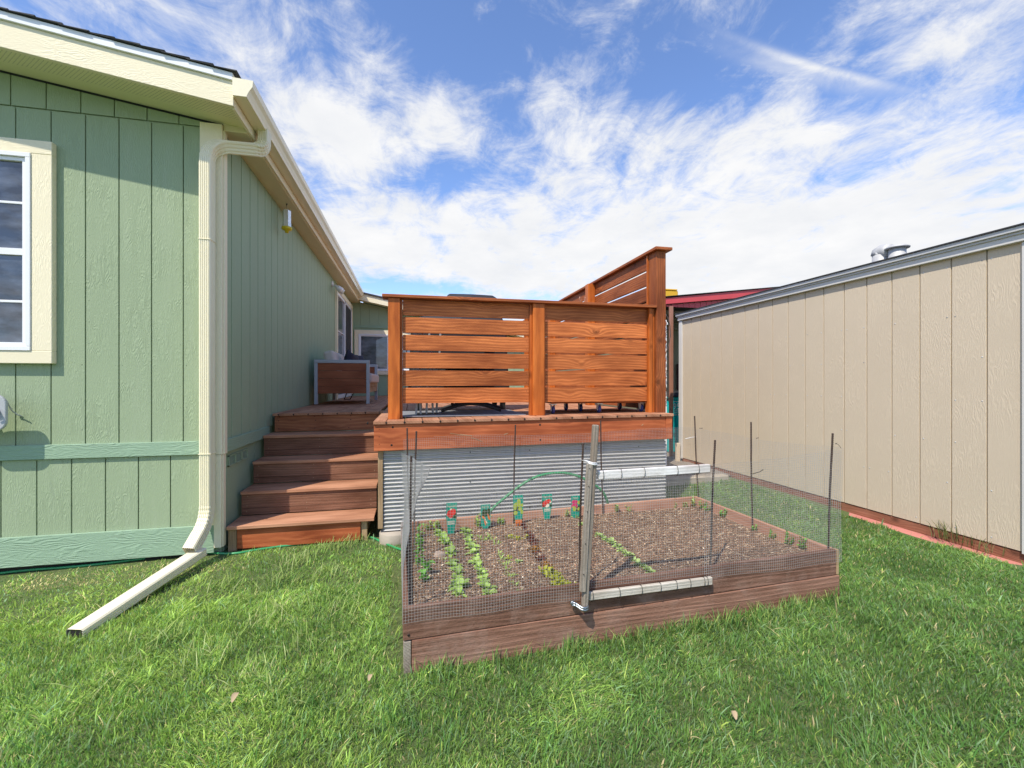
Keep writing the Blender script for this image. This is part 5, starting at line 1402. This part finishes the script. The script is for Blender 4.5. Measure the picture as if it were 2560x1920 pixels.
def blob(u0,v0,u1,v1,wd,amp):
    # soft ellipse whose long axis runs from one sky direction to another
    a0,e0=AE(u0,v0); a1,e1=AE(u1,v1); ca,ce=(a0+a1)/2,(e0+e1)/2; L=max(math.hypot(a1-a0,e1-e0)/2,.01); th=math.atan2(e1-e0,a1-a0)
    da=t.math('SUBTRACT',AZ,ca); de=t.math('SUBTRACT',EL,ce)
    p=t.math('ADD',t.math('MULTIPLY',da,math.cos(th)/L),t.math('MULTIPLY',de,math.sin(th)/L))
    q=t.math('ADD',t.math('MULTIPLY',da,-math.sin(th)/wd),t.math('MULTIPLY',de,math.cos(th)/wd))
    r=t.math('ADD',t.math('MULTIPLY',p,p),t.math('MULTIPLY',q,q))
    return t.math('MULTIPLY',t.math('EXPONENT',t.math('MULTIPLY',r,-1.0)),amp)
den=t.math('MULTIPLY_ADD',EL,-.55,.16)       # veil thickens towards the horizon
for a in [
 (400,150,1050,300,.13,.32),(700,290,1150,400,.075,.30),(1050,130,1180,350,.05,.22),(1250,180,1560,330,.075,.36),(1250,380,1560,440,.05,.05),
 (1480,430,1900,200,.055,.26),(1700,420,2200,250,.055,.28),(2100,420,2560,330,.07,.30),(1700,640,2560,600,.10,.38),(700,560,1900,560,.12,.42),
 (1640,120,1700,110,.02,.26),(2300,110,2560,180,.05,.22),(1850,330,2120,220,.03,.12),
 (800,440,1300,430,.045,-.50),(1000,130,1300,150,.06,-.30),(1560,170,1850,200,.045,-.30),(1950,130,2250,150,.05,-.22),(900,715,1200,720,.018,-.5),(1430,330,1480,200,.03,-.15),(420,120,560,140,.05,-.1),(1900,300,2400,250,.02,-.1),
 (2050,470,2300,420,.02,-.15),(1950,260,2560,160,.03,-.22),(2000,380,2400,260,.012,-.2),(1650,300,1900,180,.015,-.15),(620,260,760,120,.03,-.12)]:
    den=t.math('ADD',den,blob(*a))
zz=t.math('ADD',t.math('MAXIMUM',Z,0),.16)
cb=t.n.new('ShaderNodeCombineXYZ'); t.l.new(t.math('DIVIDE',X,zz),cb.inputs[0]); t.l.new(t.math('DIVIDE',Y,zz),cb.inputs[1])
P2=cb.outputs[0]
mp=t.n.new('ShaderNodeMapping'); t.l.new(P2,mp.inputs[0]); mp.inputs['Rotation'].default_value=(0,0,R(-38)); mp.inputs['Scale'].default_value=(1.0,.66,1)
n1=t.noise(mp.outputs[0],2.4,12,.66,.7); n2=t.noise(P2,6.0,10,.70,.6); n3=t.noise(P2,1.1,4,.5,.2)
mp2=t.n.new('ShaderNodeMapping'); t.l.new(P2,mp2.inputs[0]); mp2.inputs['Rotation'].default_value=(0,0,R(-38)); mp2.inputs['Scale'].default_value=(3.0,1.2,1)
n4=t.noise(mp2.outputs[0],2.6,8,.65,.6)
nn=t.math('ADD',t.math('ADD',t.math('MULTIPLY',n1,.75),t.math('MULTIPLY',n2,.62)),t.math('ADD',t.math('MULTIPLY',n3,.25),t.math('MULTIPLY',n4,.30)))
d_=t.math('ADD',t.math('MULTIPLY',t.math('SUBTRACT',nn,.895),1.65),t.math('MULTIPLY',den,.95))
cov=t.n.new('ShaderNodeMapRange'); cov.interpolation_type='SMOOTHSTEP'; t.put(cov,'Value',d_); cov.inputs[1].default_value=-.14; cov.inputs[2].default_value=.44
cf=cov.outputs[0]
# contrails: thin straight streaks broken by noise
tr_=t.math('ADD',blob(1860,105,2290,228,.007,1.7),blob(1850,135,2250,240,.013,1.2)); tr_=t.math('MULTIPLY',tr_,t.math('MULTIPLY_ADD',n2,1.6,-.35,True))
cf=t.math('MAXIMUM',cf,t.math('MULTIPLY',tr_,.75,clamp=True))
shade=t.noise(P2,3.2,6,.6); cw=t.mix(t.math('MULTIPLY_ADD',shade,1.6,-.45,True),(4.6,4.7,4.9,1),(5.7,5.65,5.6,1))
skyc=t.mix(1.0,sky.outputs[0],(1.25,1.32,1.5,1),'MULTIPLY')
t.l.new(t.mix(cf,skyc,cw),bg.inputs[0]); bg.inputs[1].default_value=.15
sun=bpy.data.lights.new('sun','SUN'); so=bpy.data.objects.new('sun',sun); col.objects.link(so); sun.energy=4.3; sun.angle=R(.55); sun.color=(1,.92,.80)
so.rotation_euler=LD.to_track_quat('-Z','Y').to_euler()

sc.render.engine='CYCLES'; sc.cycles.samples=128; sc.cycles.use_denoising=True; sc.cycles.max_bounces=6; sc.cycles.sample_clamp_indirect=6
sc.view_settings.view_transform='Standard'; sc.view_settings.look='None'; sc.view_settings.exposure=.3; sc.view_settings.gamma=1
sc.render.resolution_x=1024; sc.render.resolution_y=768
